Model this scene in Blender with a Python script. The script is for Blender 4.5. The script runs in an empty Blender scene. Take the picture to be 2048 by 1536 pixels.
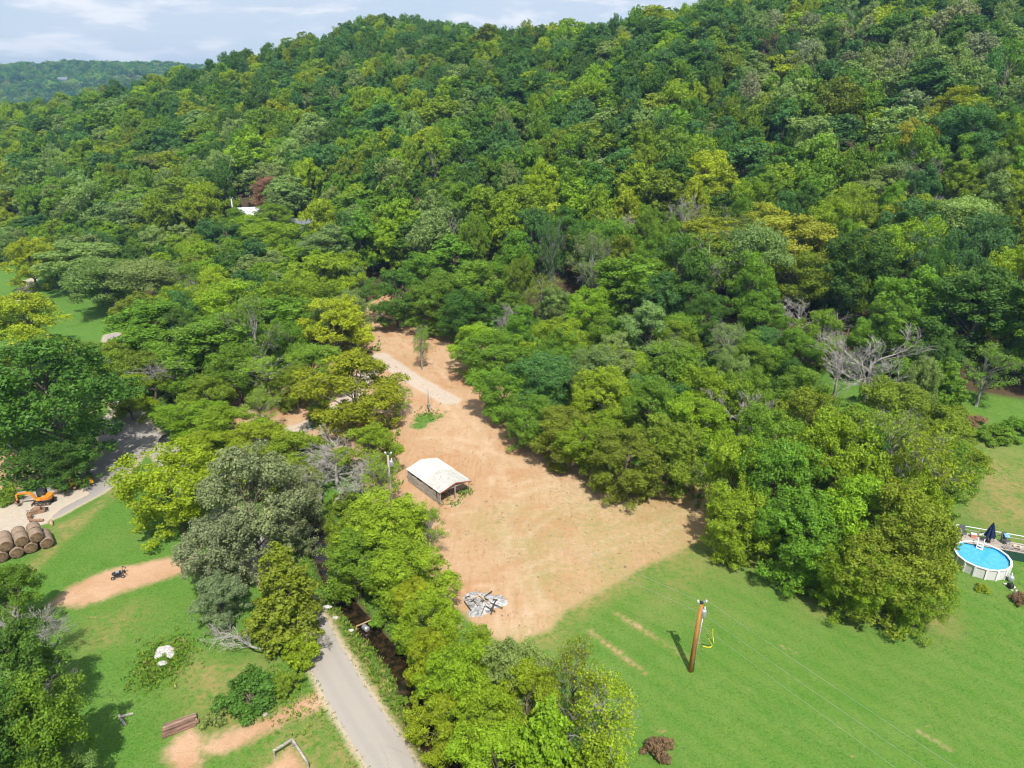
import bpy, bmesh, math, random
import numpy as np
from mathutils import Vector, Matrix

random.seed(7)
rng = np.random.default_rng(11)
scene = bpy.context.scene
C = scene.collection
R = math.radians

# ------------------------------------------------------------------ camera, light, exposure
PITCH, FPX, CAMZ = R(22.6), 1400.0, 50.0
cam_data = bpy.data.cameras.new('camera')
cam_data.sensor_fit = 'HORIZONTAL'
cam_data.angle = 2 * math.atan(1024 / FPX)
cam_data.clip_start, cam_data.clip_end = 0.5, 20000
cam = bpy.data.objects.new('camera', cam_data)
cam.location = (0, 0, CAMZ)
cam.rotation_euler = (math.pi / 2 - PITCH, 0, 0)
C.objects.link(cam)
scene.camera = cam

SUN_EL = R(57)
SUN_AZ = math.atan2(0.19, -0.98)          # direction to the sun in plan: x = sin, y = cos
sun_dir = Vector((math.sin(SUN_AZ) * math.cos(SUN_EL), math.cos(SUN_AZ) * math.cos(SUN_EL), math.sin(SUN_EL)))
sd = bpy.data.lights.new('sun', 'SUN')
sd.energy, sd.angle, sd.color = 5.0, R(0.55), (1.0, 0.955, 0.88)
sun = bpy.data.objects.new('sun', sd)
sun.rotation_euler = (-sun_dir).to_track_quat('-Z', 'Y').to_euler()
C.objects.link(sun)

world = bpy.data.worlds.new('World')
scene.world = world
world.use_nodes = True


class NT:
    """small helper to write node trees"""
    def __init__(self, tree):
        self.t = tree
        for n in list(tree.nodes):
            tree.nodes.remove(n)

    def put(self, sock, v):
        if isinstance(v, bpy.types.NodeSocket):
            self.t.links.new(v, sock)
        elif v is not None:
            if hasattr(sock, 'default_value'):
                dv = sock.default_value
                if hasattr(dv, '__len__') and not isinstance(dv, str):
                    v = tuple(v)
                    if len(dv) == 4 and len(v) == 3:
                        v = v + (1.0,)
                sock.default_value = v

    def n(self, kind, ins=None, **props):
        nd = self.t.nodes.new(kind)
        for k, v in props.items():
            setattr(nd, k, v)
        for k, v in (ins or {}).items():
            self.put(nd.inputs[k], v)
        return nd

    def m(self, op, a, b=None, c=None, clamp=False):
        nd = self.n('ShaderNodeMath', operation=op, use_clamp=clamp)
        for i, v in enumerate((a, b, c)):
            if v is not None:
                self.put(nd.inputs[i], v)
        return nd.outputs[0]

    def mix(self, f, a, b, mode='MIX'):
        nd = self.n('ShaderNodeMix', data_type='RGBA', blend_type=mode, clamp_factor=True)
        self.put(nd.inputs[0], f); self.put(nd.inputs[6], a); self.put(nd.inputs[7], b)
        return nd.outputs[2]

    def noise(self, vec, scale, detail=3.0, rough=0.55, dist=0.0):
        nd = self.n('ShaderNodeTexNoise', {'Scale': scale, 'Detail': detail, 'Roughness': rough, 'Distortion': dist})
        if vec is not None:
            self.put(nd.inputs['Vector'], vec)
        return nd.outputs['Fac']

    def ss(self, v, lo, hi):
        nd = self.n('ShaderNodeMapRange', interpolation_type='SMOOTHSTEP')
        self.put(nd.inputs['Value'], v)
        nd.inputs['From Min'].default_value, nd.inputs['From Max'].default_value = lo, hi
        return nd.outputs['Result']

    def attr(self, name, kind='GEOMETRY', out='Fac'):
        return self.n('ShaderNodeAttribute', attribute_name=name, attribute_type=kind).outputs[out]

    def mapping(self, vec, rot=0.0, scale=(1, 1, 1)):
        return self.n('ShaderNodeMapping', {'Vector': vec, 'Rotation': (0, 0, rot), 'Scale': scale}).outputs[0]


W = NT(world.node_tree)
sky = W.n('ShaderNodeTexSky', sky_type='NISHITA', sun_disc=False)
sky.sun_elevation, sky.sun_rotation = SUN_EL, SUN_AZ
sky.air_density, sky.dust_density, sky.ozone_density, sky.altitude = 1.0, .6, 2.5, 250
tc = W.n('ShaderNodeTexCoord').outputs['Generated']
sx = W.n('ShaderNodeSeparateXYZ', {0: tc})
zz = W.m('ADD', W.m('MAXIMUM', sx.outputs[2], 0.0), 0.16)
cv = W.n('ShaderNodeCombineXYZ', {0: W.m('DIVIDE', sx.outputs[0], zz), 1: W.m('DIVIDE', sx.outputs[1], zz), 2: 0.0}).outputs[0]
c1 = W.noise(cv, 0.8, 7.0, 0.5, 0.2)
c2 = W.noise(cv, 2.3, 7.0, 0.58, 0.2)
veil = W.ss(c1, 0.36, 0.74)
puff = W.ss(W.m('ADD', W.m('MULTIPLY', c2, 0.6), W.m('MULTIPLY', c1, 0.45)), 0.52, 0.64)
col = sky.outputs[0]
col = W.mix(W.m('MULTIPLY_ADD', veil, 0.40, 0.55), col, (6.4, 6.9, 8.0))
col = W.mix(W.m('MULTIPLY', puff, 0.8), col, (8.8, 8.8, 9.1))
bg = W.n('ShaderNodeBackground', {'Color': col, 'Strength': 0.095})
W.t.links.new(bg.outputs[0], W.n('ShaderNodeOutputWorld').inputs[0])

vs = scene.view_settings
vs.view_transform, vs.look, vs.exposure, vs.gamma = 'Standard', 'None', 0.36, 1.0
cy = scene.cycles
cy.max_bounces, cy.diffuse_bounces, cy.glossy_bounces, cy.transmission_bounces, cy.volume_bounces, cy.transparent_max_bounces = 4, 2, 1, 3, 0, 4
cy.use_adaptive_sampling, cy.adaptive_threshold = True, 0.04
cy.use_denoising = True
cy.filter_width = 1.15
cy.caustics_reflective = cy.caustics_refractive = False


# ------------------------------------------------------------------ plan geometry helpers
def ray(px, py):
    u, v = (px - 1024) / FPX, (768 - py) / FPX
    return u, math.cos(PITCH) + v * math.sin(PITCH), -math.sin(PITCH) + v * math.cos(PITCH)


def G(px, py, z=0.0):
    """the spot of level ground a sight line meets, in metres"""
    dx, dy, dz = ray(px, py)
    t = (CAMZ - z) / -dz
    return dx * t, dy * t


def project(x, y, z):
    dy, dz = y, z - CAMZ
    f = dy * math.cos(PITCH) - dz * math.sin(PITCH)
    u = dy * math.sin(PITCH) + dz * math.cos(PITCH)
    return 1024 + FPX * x / f, 768 - FPX * u / f, f


def GP(pts):
    return np.array([G(*p) for p in pts])


def seg_dist(x, y, a, b):
    ab = b - a
    t = np.clip(((x - a[0]) * ab[0] + (y - a[1]) * ab[1]) / (ab @ ab + 1e-12), 0, 1)
    return np.hypot(x - a[0] - t * ab[0], y - a[1] - t * ab[1])


def line_dist(x, y, pts):
    return np.min([seg_dist(x, y, pts[i], pts[i + 1]) for i in range(len(pts) - 1)], axis=0)


def poly_sdf(x, y, poly):
    """signed distance, positive inside"""
    x, y = np.asarray(x, float), np.asarray(y, float)
    n = len(poly)
    d = np.full(x.shape, 1e9)
    ins = np.zeros(x.shape, bool)
    for i in range(n):
        a, b = poly[i], poly[(i + 1) % n]
        d = np.minimum(d, seg_dist(x, y, a, b))
        cond = (a[1] > y) != (b[1] > y)
        xi = (b[0] - a[0]) * (y - a[1]) / (b[1] - a[1] + 1e-12) + a[0]
        ins ^= cond & (x < xi)
    return np.where(ins, d, -d)


def smooth(pts, k=2):
    p = np.array(pts, float)
    for _ in range(k):
        q = [p[0]]
        for i in range(len(p) - 1):
            q += [p[i] * .75 + p[i + 1] * .25, p[i] * .25 + p[i + 1] * .75]
        q.append(p[-1])
        p = np.array(q)
    return p


ROAD = smooth(GP([(830, 1640), (793, 1536), (712, 1420), (655, 1320), (600, 1215), (520, 1110), (420, 1000), (330, 905), (262, 838), (222, 770), (232, 715), (226, 672)]))
CREEK = smooth(GP([(985, 1660), (905, 1536), (855, 1460), (826, 1400), (812, 1335), (775, 1290), (735, 1245), (690, 1195), (655, 1135), (632, 1060), (600, 980), (560, 920), (470, 880), (400, 835)]))
CLEAR = GP([(735, 622), (800, 598), (890, 622), (968, 685), (1010, 770), (1120, 850), (1230, 910), (1330, 960), (1440, 975), (1420, 1075), (1385, 1090), (1262, 1150), (1130, 1225), (1105, 1262), (1012, 1292),
            (960, 1260), (880, 1195), (830, 1100), (740, 1010), (720, 940), (640, 900), (560, 905), (430, 860), (450, 800), (560, 780), (600, 720), (640, 690)])
LAWN = GP([(1385, 1090), (1262, 1150), (1130, 1225), (1105, 1262), (1012, 1292), (960, 1300), (1100, 1480), (1200, 1700), (2400, 1700), (2300, 860), (1930, 860), (1900, 1150), (1700, 1180), (1550, 1110), (1440, 1060)])
GRAVEL_DRIVE = [smooth(GP([(760, 715), (800, 745), (850, 775), (900, 802)])), smooth(GP([(760, 715), (700, 800), (630, 850), (560, 868), (470, 872), (380, 880), (320, 890)])), smooth(GP([(64, 560), (50, 578), (40, 604)]))]
PAD = GP([(215, 828), (255, 842), (300, 885), (270, 935), (205, 985), (120, 1030), (40, 1062), (-60, 1085), (-90, 1010), (20, 1005), (110, 970), (180, 920)])
GRAVEL_PAD = GP([(150, 960), (190, 985), (130, 1015), (95, 1045), (30, 1068), (-80, 1095), (-90, 1035), (20, 1010)])
BARE = [GP([(100, 1208), (140, 1170), (210, 1140), (300, 1122), (395, 1105), (395, 1140), (330, 1160), (250, 1182), (160, 1215)]),
        GP([(395, 1500), (430, 1470), (520, 1435), (600, 1395), (650, 1370), (650, 1412), (560, 1455), (470, 1500), (430, 1510)]),
        GP([(330, 1500), (380, 1455), (400, 1470), (410, 1540), (340, 1560)]),
        GP([(540, 1536), (575, 1498), (610, 1510), (640, 1600), (540, 1620)]),
        GP([(0, 1005), (60, 965), (110, 945), (60, 900), (0, 900), (-40, 940)])]
DRYLINES = [(smooth(GP([(20, 1170), (90, 1115), (150, 1050), (200, 1005), (255, 960)])), 1.0), (smooth(GP([(120, 1055), (170, 1030), (215, 1000), (250, 965)])), .9),
            (smooth(GP([(640, 1215), (690, 1290), (745, 1370), (800, 1440), (880, 1560)])), 1.5), (smooth(GP([(640, 1240), (700, 1310)])), 1.6), (GP([(1440, 1040), (1385, 1088), (1262, 1150), (1130, 1225), (1105, 1262), (1012, 1292)]), 2.0),
            (smooth(GP([(1180, 1262), (1230, 1300), (1290, 1345)])), .35), (smooth(GP([(1230, 1225), (1290, 1262), (1340, 1295), (1375, 1315)])), .3)]
DRYSPOTS = [(1990, 960, 9), (2010, 1020, 7), (1380, 1000, 5), (1230, 1130, 5), (1060, 1100, 4), (1560, 1120, 4), (1850, 1230, 3), (450, 1380, 4), (480, 1420, 3), (420, 1350, 3), (1180, 1050, 10), (1280, 1080, 10), (1340, 1040, 8), (1000, 1040, 5), (1120, 1150, 5),
            (1650, 1190, 3.5), (760, 1360, 1.8), (230, 1250, 3), (600, 1500, 4), (690, 1500, 3)]
RUTS = [smooth(GP(q)) for q in ([(850, 775), (930, 850), (975, 930), (1000, 1020), (1020, 1110), (1060, 1230)], [(868, 770), (950, 845), (998, 925), (1024, 1015), (1046, 1105), (1090, 1220)], [(1000, 1270), (985, 1180), (1010, 1080), (1080, 1020), (1180, 990), (1300, 1000)],
        [(1030, 1265), (1012, 1180), (1036, 1090), (1100, 1035), (1190, 1008), (1310, 1020)], [(900, 1010), (960, 1000), (1060, 960), (1150, 950)], [(905, 1030), (965, 1018), (1065, 978), (1160, 966)], [(830, 880), (900, 870), (980, 900), (1080, 950)], [(950, 1150), (1040, 1140), (1150, 1100), (1280, 1060), (1390, 1020)],
        [(955, 1172), (1045, 1160), (1160, 1118), (1290, 1078), (1390, 1040)], [(780, 660), (800, 690), (860, 720), (900, 770)])]
SCRATCH = [smooth(GP(q)) for q in ([(1180, 1262), (1230, 1300), (1290, 1345)], [(1230, 1225), (1290, 1262), (1340, 1295), (1372, 1312)], [(1300, 1455), (1330, 1462)], [(1560, 1290), (1600, 1310)], [(1840, 1465), (1900, 1500)])]
GREENSPOTS = [(850, 838, 2.2), (838, 852, 1.6), (880, 832, .8), (872, 858, .6)]
VALLEY = GP([(240, 640), (280, 730), (300, 800), (360, 850), (450, 880), (540, 890), (650, 860), (720, 850), (745, 770), (735, 690), (740, 640), (800, 615), (600, 560), (420, 540), (250, 560)])


def soft(s, w):
    return (np.sqrt(s * s + w * w) + s) * .5


def vnoise(x, y, sc, seed=0):
    """cheap smooth noise in plan"""
    r = np.random.default_rng(seed)
    out = 0
    for k in range(5):
        a, ph, f = r.uniform(0, 6.28), r.uniform(0, 6.28), r.uniform(.6, 1.6)
        out = out + np.sin((x * math.cos(a) + y * math.sin(a)) * f * 6.28 / sc + ph)
    return out / 5


def st(x, y):
    return .5 * x + .86 * y - 127, -.86 * x + .5 * y


def HT(x, y):
    """height of the land"""
    x, y = np.asarray(x, float), np.asarray(y, float)
    s, t = st(x, y)
    base = .36 * soft(s + 6 * vnoise(x, y, 140, 3), 14)
    ridge = np.interp(t, [-400, -100, 60, 140, 215, 285, 348, 433, 540, 800], [96, 90, 80, 63, 61, 76, 47, 26, 12, 2])
    k = 9.0
    h = np.clip(.5 + .5 * (ridge - base) / k, 0, 1)
    z = ridge * (1 - h) + base * h - k * h * (1 - h)
    z = z - .22 * soft(s - 290, 40)
    z = np.maximum(z, -14)
    amp = np.clip(s / 60, 0, 1)
    z = z + amp * 2.2 * vnoise(x, y, 55, 5) + .12 * vnoise(x, y, 24, 6) * np.clip((y - 40) / 40, .3, 1)
    fx = np.interp(x, [-3200, -2000, -1500, -1230, -1130, -1000, -800, -560, -300, 0], [60, 70, 78, 102, 112, 115, 113, 104, 98, 60])
    far = fx * np.exp(-((y - 1850 - .08 * x) / 420.) ** 2) + 135 * np.exp(-((y - 4200) / 700.) ** 2)
    z = z + far * np.clip((y - 700) / 300, 0, 1) + np.clip((y - 900) / 300, 0, 1) * 7 * vnoise(x, y, 330, 9)
    d = line_dist(x, y, CREEK)
    z = z - 1.5 * np.exp(-(d / 1.4) ** 2)
    return z


def Z(x, y):
    return float(HT(np.array([x]), np.array([y]))[0])


def hit(px, py, h=0.0):
    """the spot where a sight line comes within h metres above the land"""
    dx, dy, dz = ray(px, py)
    t = np.arange(30, 700, .5)
    g = CAMZ + t * dz - HT(dx * t, dy * t) - h
    i = np.argmax(g < 0) if (g < 0).any() else len(t) - 1
    return float(dx * t[i]), float(dy * t[i])


# ------------------------------------------------------------------ mesh helpers
class MB:
    """collects simple solids; build() links them as one mesh"""
    def __init__(self):
        self.v, self.f = [], []

    def add(self, v, f):
        o = len(self.v)
        self.v += [tuple(p) for p in v]
        self.f += [tuple(i + o for i in q) for q in f]
        return self

    def box(self, c, s, rz=0.0, m=None):
        x, y, z = s[0] / 2, s[1] / 2, s[2] / 2
        v = [Vector(p) for p in ((-x, -y, -z), (x, -y, -z), (x, y, -z), (-x, y, -z), (-x, -y, z), (x, -y, z), (x, y, z), (-x, y, z))]
        mm = m if m is not None else Matrix.Rotation(rz, 3, 'Z')
        v = [mm @ p + Vector(c) for p in v]
        return self.add(v, [(0, 3, 2, 1), (4, 5, 6, 7), (0, 1, 5, 4), (1, 2, 6, 5), (2, 3, 7, 6), (3, 0, 4, 7)])

    def bar(self, a, b, w, h):
        a, b = Vector(a), Vector(b)
        d = b - a
        q = d.to_track_quat('X', 'Z').to_matrix()
        return self.box((a + b) / 2, (d.length, w, h), m=q)

    def tube(self, pts, rad, n=6, cap=True):
        pts = [Vector(p) for p in pts]
        rad = rad if hasattr(rad, '__len__') else [rad] * len(pts)
        v, f = [], []
        for i, p in enumerate(pts):
            d = (pts[min(i + 1, len(pts) - 1)] - pts[max(i - 1, 0)])
            q = d.to_track_quat('Z', 'Y').to_matrix()
            for k in range(n):
                a = 6.28319 * k / n
                v.append(p + q @ Vector((math.cos(a) * rad[i], math.sin(a) * rad[i], 0)))
        for i in range(len(pts) - 1):
            for k in range(n):
                k2 = (k + 1) % n
                f.append((i * n + k, i * n + k2, (i + 1) * n + k2, (i + 1) * n + k))
        if cap:
            f.append(tuple(range(n - 1, -1, -1)))
            f.append(tuple(range((len(pts) - 1) * n, len(pts) * n)))
        return self.add(v, f)

    def prism(self, poly, z0, z1):
        n = len(poly)
        v = [(x, y, z0) for x, y in poly] + [(x, y, z1) for x, y in poly]
        f = [tuple(range(n - 1, -1, -1)), tuple(range(n, 2 * n))] + [(i, (i + 1) % n, n + (i + 1) % n, n + i) for i in range(n)]
        return self.add(v, f)

    def lathe(self, prof, n=16, c=(0, 0, 0)):
        v, f = [], []
        for r, z in prof:
            for k in range(n):
                a = 6.28319 * k / n
                v.append((c[0] + r * math.cos(a), c[1] + r * math.sin(a), c[2] + z))
        for i in range(len(prof) - 1):
            for k in range(n):
                k2 = (k + 1) % n
                f.append((i * n + k, i * n + k2, (i + 1) * n + k2, (i + 1) * n + k))
        f.append(tuple(range(n - 1, -1, -1)))
        f.append(tuple(range((len(prof) - 1) * n, len(prof) * n)))
        return self.add(v, f)

    def blob(self, c, s, seed=0, sub=2, rough=.18):
        bm = bmesh.new()
        bmesh.ops.create_icosphere(bm, subdivisions=sub, radius=1)
        r = random.Random(seed)
        for p in bm.verts:
            p.co *= 1 + r.uniform(-rough, rough)
        bm.verts.ensure_lookup_table()
        v = [Vector((p.co.x * s[0], p.co.y * s[1], p.co.z * s[2])) + Vector(c) for p in bm.verts]
        f = [tuple(q.index for q in fc.verts) for fc in bm.faces]
        bm.free()
        return self.add(v, f)

    def mesh(self, name, mat, smoothed=False):
        me = bpy.data.meshes.new(name)
        me.from_pydata(self.v, [], self.f)
        me.update()
        if mat:
            me.materials.append(mat)
        if smoothed:
            me.polygons.foreach_set('use_smooth', [True] * len(me.polygons))
        return me

    def build(self, name, mat, parent=None, smoothed=False, bevel=0.0):
        o = bpy.data.objects.new(name, self.mesh(name, mat, smoothed))
        C.objects.link(o)
        if parent is not None:
            o.parent = parent
        if bevel:
            b = o.modifiers.new('bevel', 'BEVEL')
            b.width, b.segments, b.limit_method = bevel, 2, 'ANGLE'
        return o


def tag(o, label=None, cat=None, group=None, kind=None):
    for k, v in (('label', label), ('category', cat), ('group', group), ('kind', kind)):
        if v:
            o[k] = v
    return o


def empty(name, loc, rz=0.0):
    o = bpy.data.objects.new(name, None)
    o.location, o.rotation_euler = loc, (0, 0, rz)
    o.empty_display_size = .3
    C.objects.link(o)
    return o


def put(name, mesh, parent=None):
    o = bpy.data.objects.new(name, mesh)
    C.objects.link(o)
    if parent is not None:
        o.parent = parent
    return o


_mats = {}


def mat(name, col, rough=.7, metal=0.0, var=.18, scale=6.0, bump=0.0, spec=.3, stretch=None):
    """plain surface with some grain and wear"""
    if name in _mats:
        return _mats[name]
    m = bpy.data.materials.new(name)
    m.use_nodes = True
    T = NT(m.node_tree)
    co = T.n('ShaderNodeTexCoord').outputs['Object']
    if stretch:
        co = T.mapping(co, 0, stretch)
    a, b = T.noise(co, scale, 4), T.noise(co, scale * .23, 2)
    f = T.m('ADD', T.m('MULTIPLY', a, .6), T.m('MULTIPLY', b, .4))
    lo, hi = tuple(c * (1 - var * 1.6) for c in col), tuple(min(1, c * (1 + var)) for c in col)
    c = T.mix(T.ss(f, .3, .7), lo, hi)
    p = T.n('ShaderNodeBsdfPrincipled', {'Base Color': c, 'Roughness': rough, 'Metallic': metal, 'Specular IOR Level': spec})
    if bump:
        bn = T.n('ShaderNodeBump', {'Height': a, 'Strength': .6, 'Distance': bump})
        T.t.links.new(bn.outputs[0], p.inputs['Normal'])
    T.t.links.new(p.outputs[0], T.n('ShaderNodeOutputMaterial').inputs[0])
    _mats[name] = m
    return m


# ------------------------------------------------------------------ ground
def ground_material():
    m = bpy.data.materials.new('ground')
    m.use_nodes = True
    T = NT(m.node_tree)
    P = T.n('ShaderNodeNewGeometry').outputs['Position']
    nb = T.noise(P, .035, 3)
    nm = T.noise(P, .22, 4, .6)
    nf = T.noise(P, 1.6, 5, .65)
    nx = T.noise(P, 9.0, 3, .6)
    edge = T.m('MULTIPLY_ADD', nf, 1.0, T.m('MULTIPLY_ADD', nm, 1.3, -1.15))       # ragged borders, about +-1 m
    # grass
    g = T.mix(T.ss(nb, .35, .65), (.068, .178, .018), (.090, .205, .026))
    g = T.mix(T.ss(nm, .42, .72), g, (.112, .205, .036))
    g = T.mix(T.m('MULTIPLY', T.ss(nf, .42, .75), .55), g, (.052, .135, .016))
    g = T.mix(T.m('MULTIPLY', T.ss(nx, .42, .66), .6), g, (.155, .235, .05))
    g = T.mix(T.m('MULTIPLY', T.ss(T.noise(P, .09, 4, .6), .48, .68), .35), g, (.145, .205, .042))
    g = T.mix(T.m('MULTIPLY', T.ss(T.noise(P, 4.0, 4, .7), .50, .64), .7), g, (.045, .115, .014))
    # mowing passes on the lawn
    lawn = T.attr('lawn')
    st_ = T.n('ShaderNodeTexWave', {'Vector': T.mapping(P, R(-46), (1, 1, 1)), 'Scale': .15, 'Distortion': 1.2, 'Detail': 2, 'Detail Scale': .5}, wave_type='BANDS', bands_direction='X').outputs['Fac']
    g = T.mix(T.m('MULTIPLY', T.m('MULTIPLY', T.ss(lawn, 0, 1), st_), .3), g, (.15, .22, .045))
    streak = T.noise(T.mapping(P, R(-46), (1.7, .12, 1)), 1.0, 3)
    g = T.mix(T.m('MULTIPLY', T.m('MULTIPLY', T.ss(lawn, 0, 1), T.ss(streak, .45, .75)), .45), g, (.06, .165, .02))
    # dry grass
    dry = T.attr('dry')
    dm = T.m('MULTIPLY', dry, T.ss(T.m('ADD', T.m('MULTIPLY', nf, .7), T.m('MULTIPLY', nm, .5)), .42, .78))
    g = T.mix(dm, g, T.mix(nx, (.33, .22, .095), (.25, .22, .075)))
    # scattered bald spots
    g = T.mix(T.m('MULTIPLY', T.ss(T.noise(P, .55, 5, .75), .655, .70), .75), g, (.36, .215, .115))
    # litter under the woods
    lit = T.mix(nf, (.055, .035, .02), (.11, .075, .04))
    lit = T.mix(T.ss(nm, .5, .7), lit, (.045, .06, .018))
    g = T.mix(T.ss(T.m('ADD', T.attr('wood'), edge), -.6, 1.2), g, lit)
    # bare soil
    soil = T.mix(T.ss(nm, .35, .65), (.43, .255, .145), (.50, .325, .205))
    soil = T.mix(T.m('MULTIPLY', T.ss(nx, .4, .8), .45), soil, (.30, .165, .085))
    bare = T.ss(T.m('ADD', T.attr('bare'), T.m('MULTIPLY', edge, 1.3)), -.6, .8)
    g = T.mix(bare, g, soil)
    # graded clearing
    track = T.noise(T.mapping(P, R(-12), (.8, .16, 1)), 1.0, 5, .65, 1.2)
    cross = T.noise(T.mapping(P, R(55), (1.2, .2, 1)), .9, 5, .65, 1.4)
    e = T.mix(T.ss(nb, .3, .7), (.405, .25, .13), (.48, .33, .20))
    e = T.mix(T.m('MULTIPLY', T.ss(T.noise(P, .11, 5, .65, .8), .5, .62), .7), e, (.40, .215, .105))
    e = T.mix(T.m('MULTIPLY', T.ss(T.noise(P, .14, 5, .6, .6), .54, .68), .5), e, (.50, .36, .235))
    e = T.mix(T.m('MULTIPLY', T.ss(track, .45, .75), .45), e, (.52, .365, .235))
    e = T.mix(T.m('MULTIPLY', T.ss(cross, .50, .72), .6), e, (.36, .20, .095))
    e = T.mix(T.m('MULTIPLY', T.ss(nf, .48, .75), .5), e, (.34, .185, .09))
    e = T.mix(T.m('MULTIPLY', T.ss(nx, .52, .80), .55), e, (.24, .13, .06))
    e = T.mix(T.m('MULTIPLY', T.m('MULTIPLY', T.attr('rut'), T.ss(nm, .38, .6)), .65), e, (.53, .385, .26))
    e = T.mix(T.m('MULTIPLY', dm, .95), e, T.mix(nx, (.37, .28, .13), (.20, .23, .06)))
    tuft = T.m('MULTIPLY', T.ss(T.noise(P, .42, 5, .7), .62, .70), T.ss(nx, .35, .6))
    e = T.mix(T.m('MULTIPLY', tuft, .75), e, (.13, .17, .035))
    e = T.mix(T.ss(T.m('ADD', T.attr('green'), T.m('MULTIPLY', edge, 1.2)), -.3, .9), e, g)
    g2 = T.mix(T.ss(T.m('ADD', T.attr('clear'), T.m('MULTIPLY', edge, 1.1)), -.5, .6), g, e)
    # gravel
    gv = T.n('ShaderNodeTexVoronoi', {'Vector': P, 'Scale': 6.0}).outputs['Color']
    gv = T.mix(.18, T.mix(nf, (.43, .35, .275), (.50, .43, .355)), gv, 'SOFT_LIGHT')
    gr = T.ss(T.m('ADD', T.attr('gravel'), T.m('MULTIPLY', edge, .8)), -.35, .55)
    g2 = T.mix(T.m('MULTIPLY', gr, .92), g2, gv)
    # old asphalt
    a = T.mix(nm, (.325, .293, .255), (.385, .345, .295))
    a = T.mix(T.m('MULTIPLY', T.ss(nx, .3, .8), .3), a, (.22, .205, .19))
    a = T.mix(T.m('MULTIPLY', T.ss(T.noise(P, .5, 4, .6), .5, .75), .35), a, (.37, .315, .255))
    a = T.mix(T.m('MULTIPLY', T.attr('dark'), .55), a, (.155, .15, .155))
    lat = T.attr('lat')
    wheel = T.m('MULTIPLY', T.ss(lat, .35, .75), T.m('SUBTRACT', 1.0, T.ss(lat, .95, 1.4)))
    a = T.mix(T.m('MULTIPLY', wheel, T.m('MULTIPLY_ADD', nm, .5, .12)), a, (.285, .265, .24))
    ck = T.n('ShaderNodeTexVoronoi', {'Vector': T.n('ShaderNodeVectorMath', {0: P, 1: T.n('ShaderNodeCombineXYZ', {0: nf, 1: nm, 2: 0.0}).outputs[0]}).outputs[0], 'Scale': .42}, feature='DISTANCE_TO_EDGE').outputs['Distance']
    a = T.mix(T.m('MULTIPLY', T.m('SUBTRACT', 1.0, T.ss(ck, .004, .022)), T.m('MULTIPLY', T.ss(nb, .45, .6), .6)), a, (.10, .095, .09))
    rd = T.attr('road')
    shoulder = T.ss(T.m('ADD', rd, T.m('MULTIPLY', edge, .55)), -.75, -.05)
    g2 = T.mix(T.m('MULTIPLY', shoulder, .8), g2, T.mix(nx, (.44, .335, .22), (.52, .44, .34)))
    g2 = T.mix(T.ss(T.m('ADD', rd, T.m('MULTIPLY', edge, .42)), -.03, .10), g2, a)
    # creek bed
    g2 = T.mix(T.ss(T.attr('bed'), .25, .75), g2, T.mix(nf, (.06, .038, .02), (.13, .085, .045)))
    bh = T.m('ADD', T.m('MULTIPLY', nx, .5), nf)
    bn = T.n('ShaderNodeBump', {'Height': bh, 'Strength': T.m('MULTIPLY_ADD', T.ss(rd, -.2, .1), -.45, .55), 'Distance': .22})
    p = T.n('ShaderNodeBsdfPrincipled', {'Base Color': g2, 'Roughness': .92, 'Specular IOR Level': .12, 'Normal': bn.outputs[0]})
    T.t.links.new(p.outputs[0], T.n('ShaderNodeOutputMaterial').inputs[0])
    return m


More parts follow.
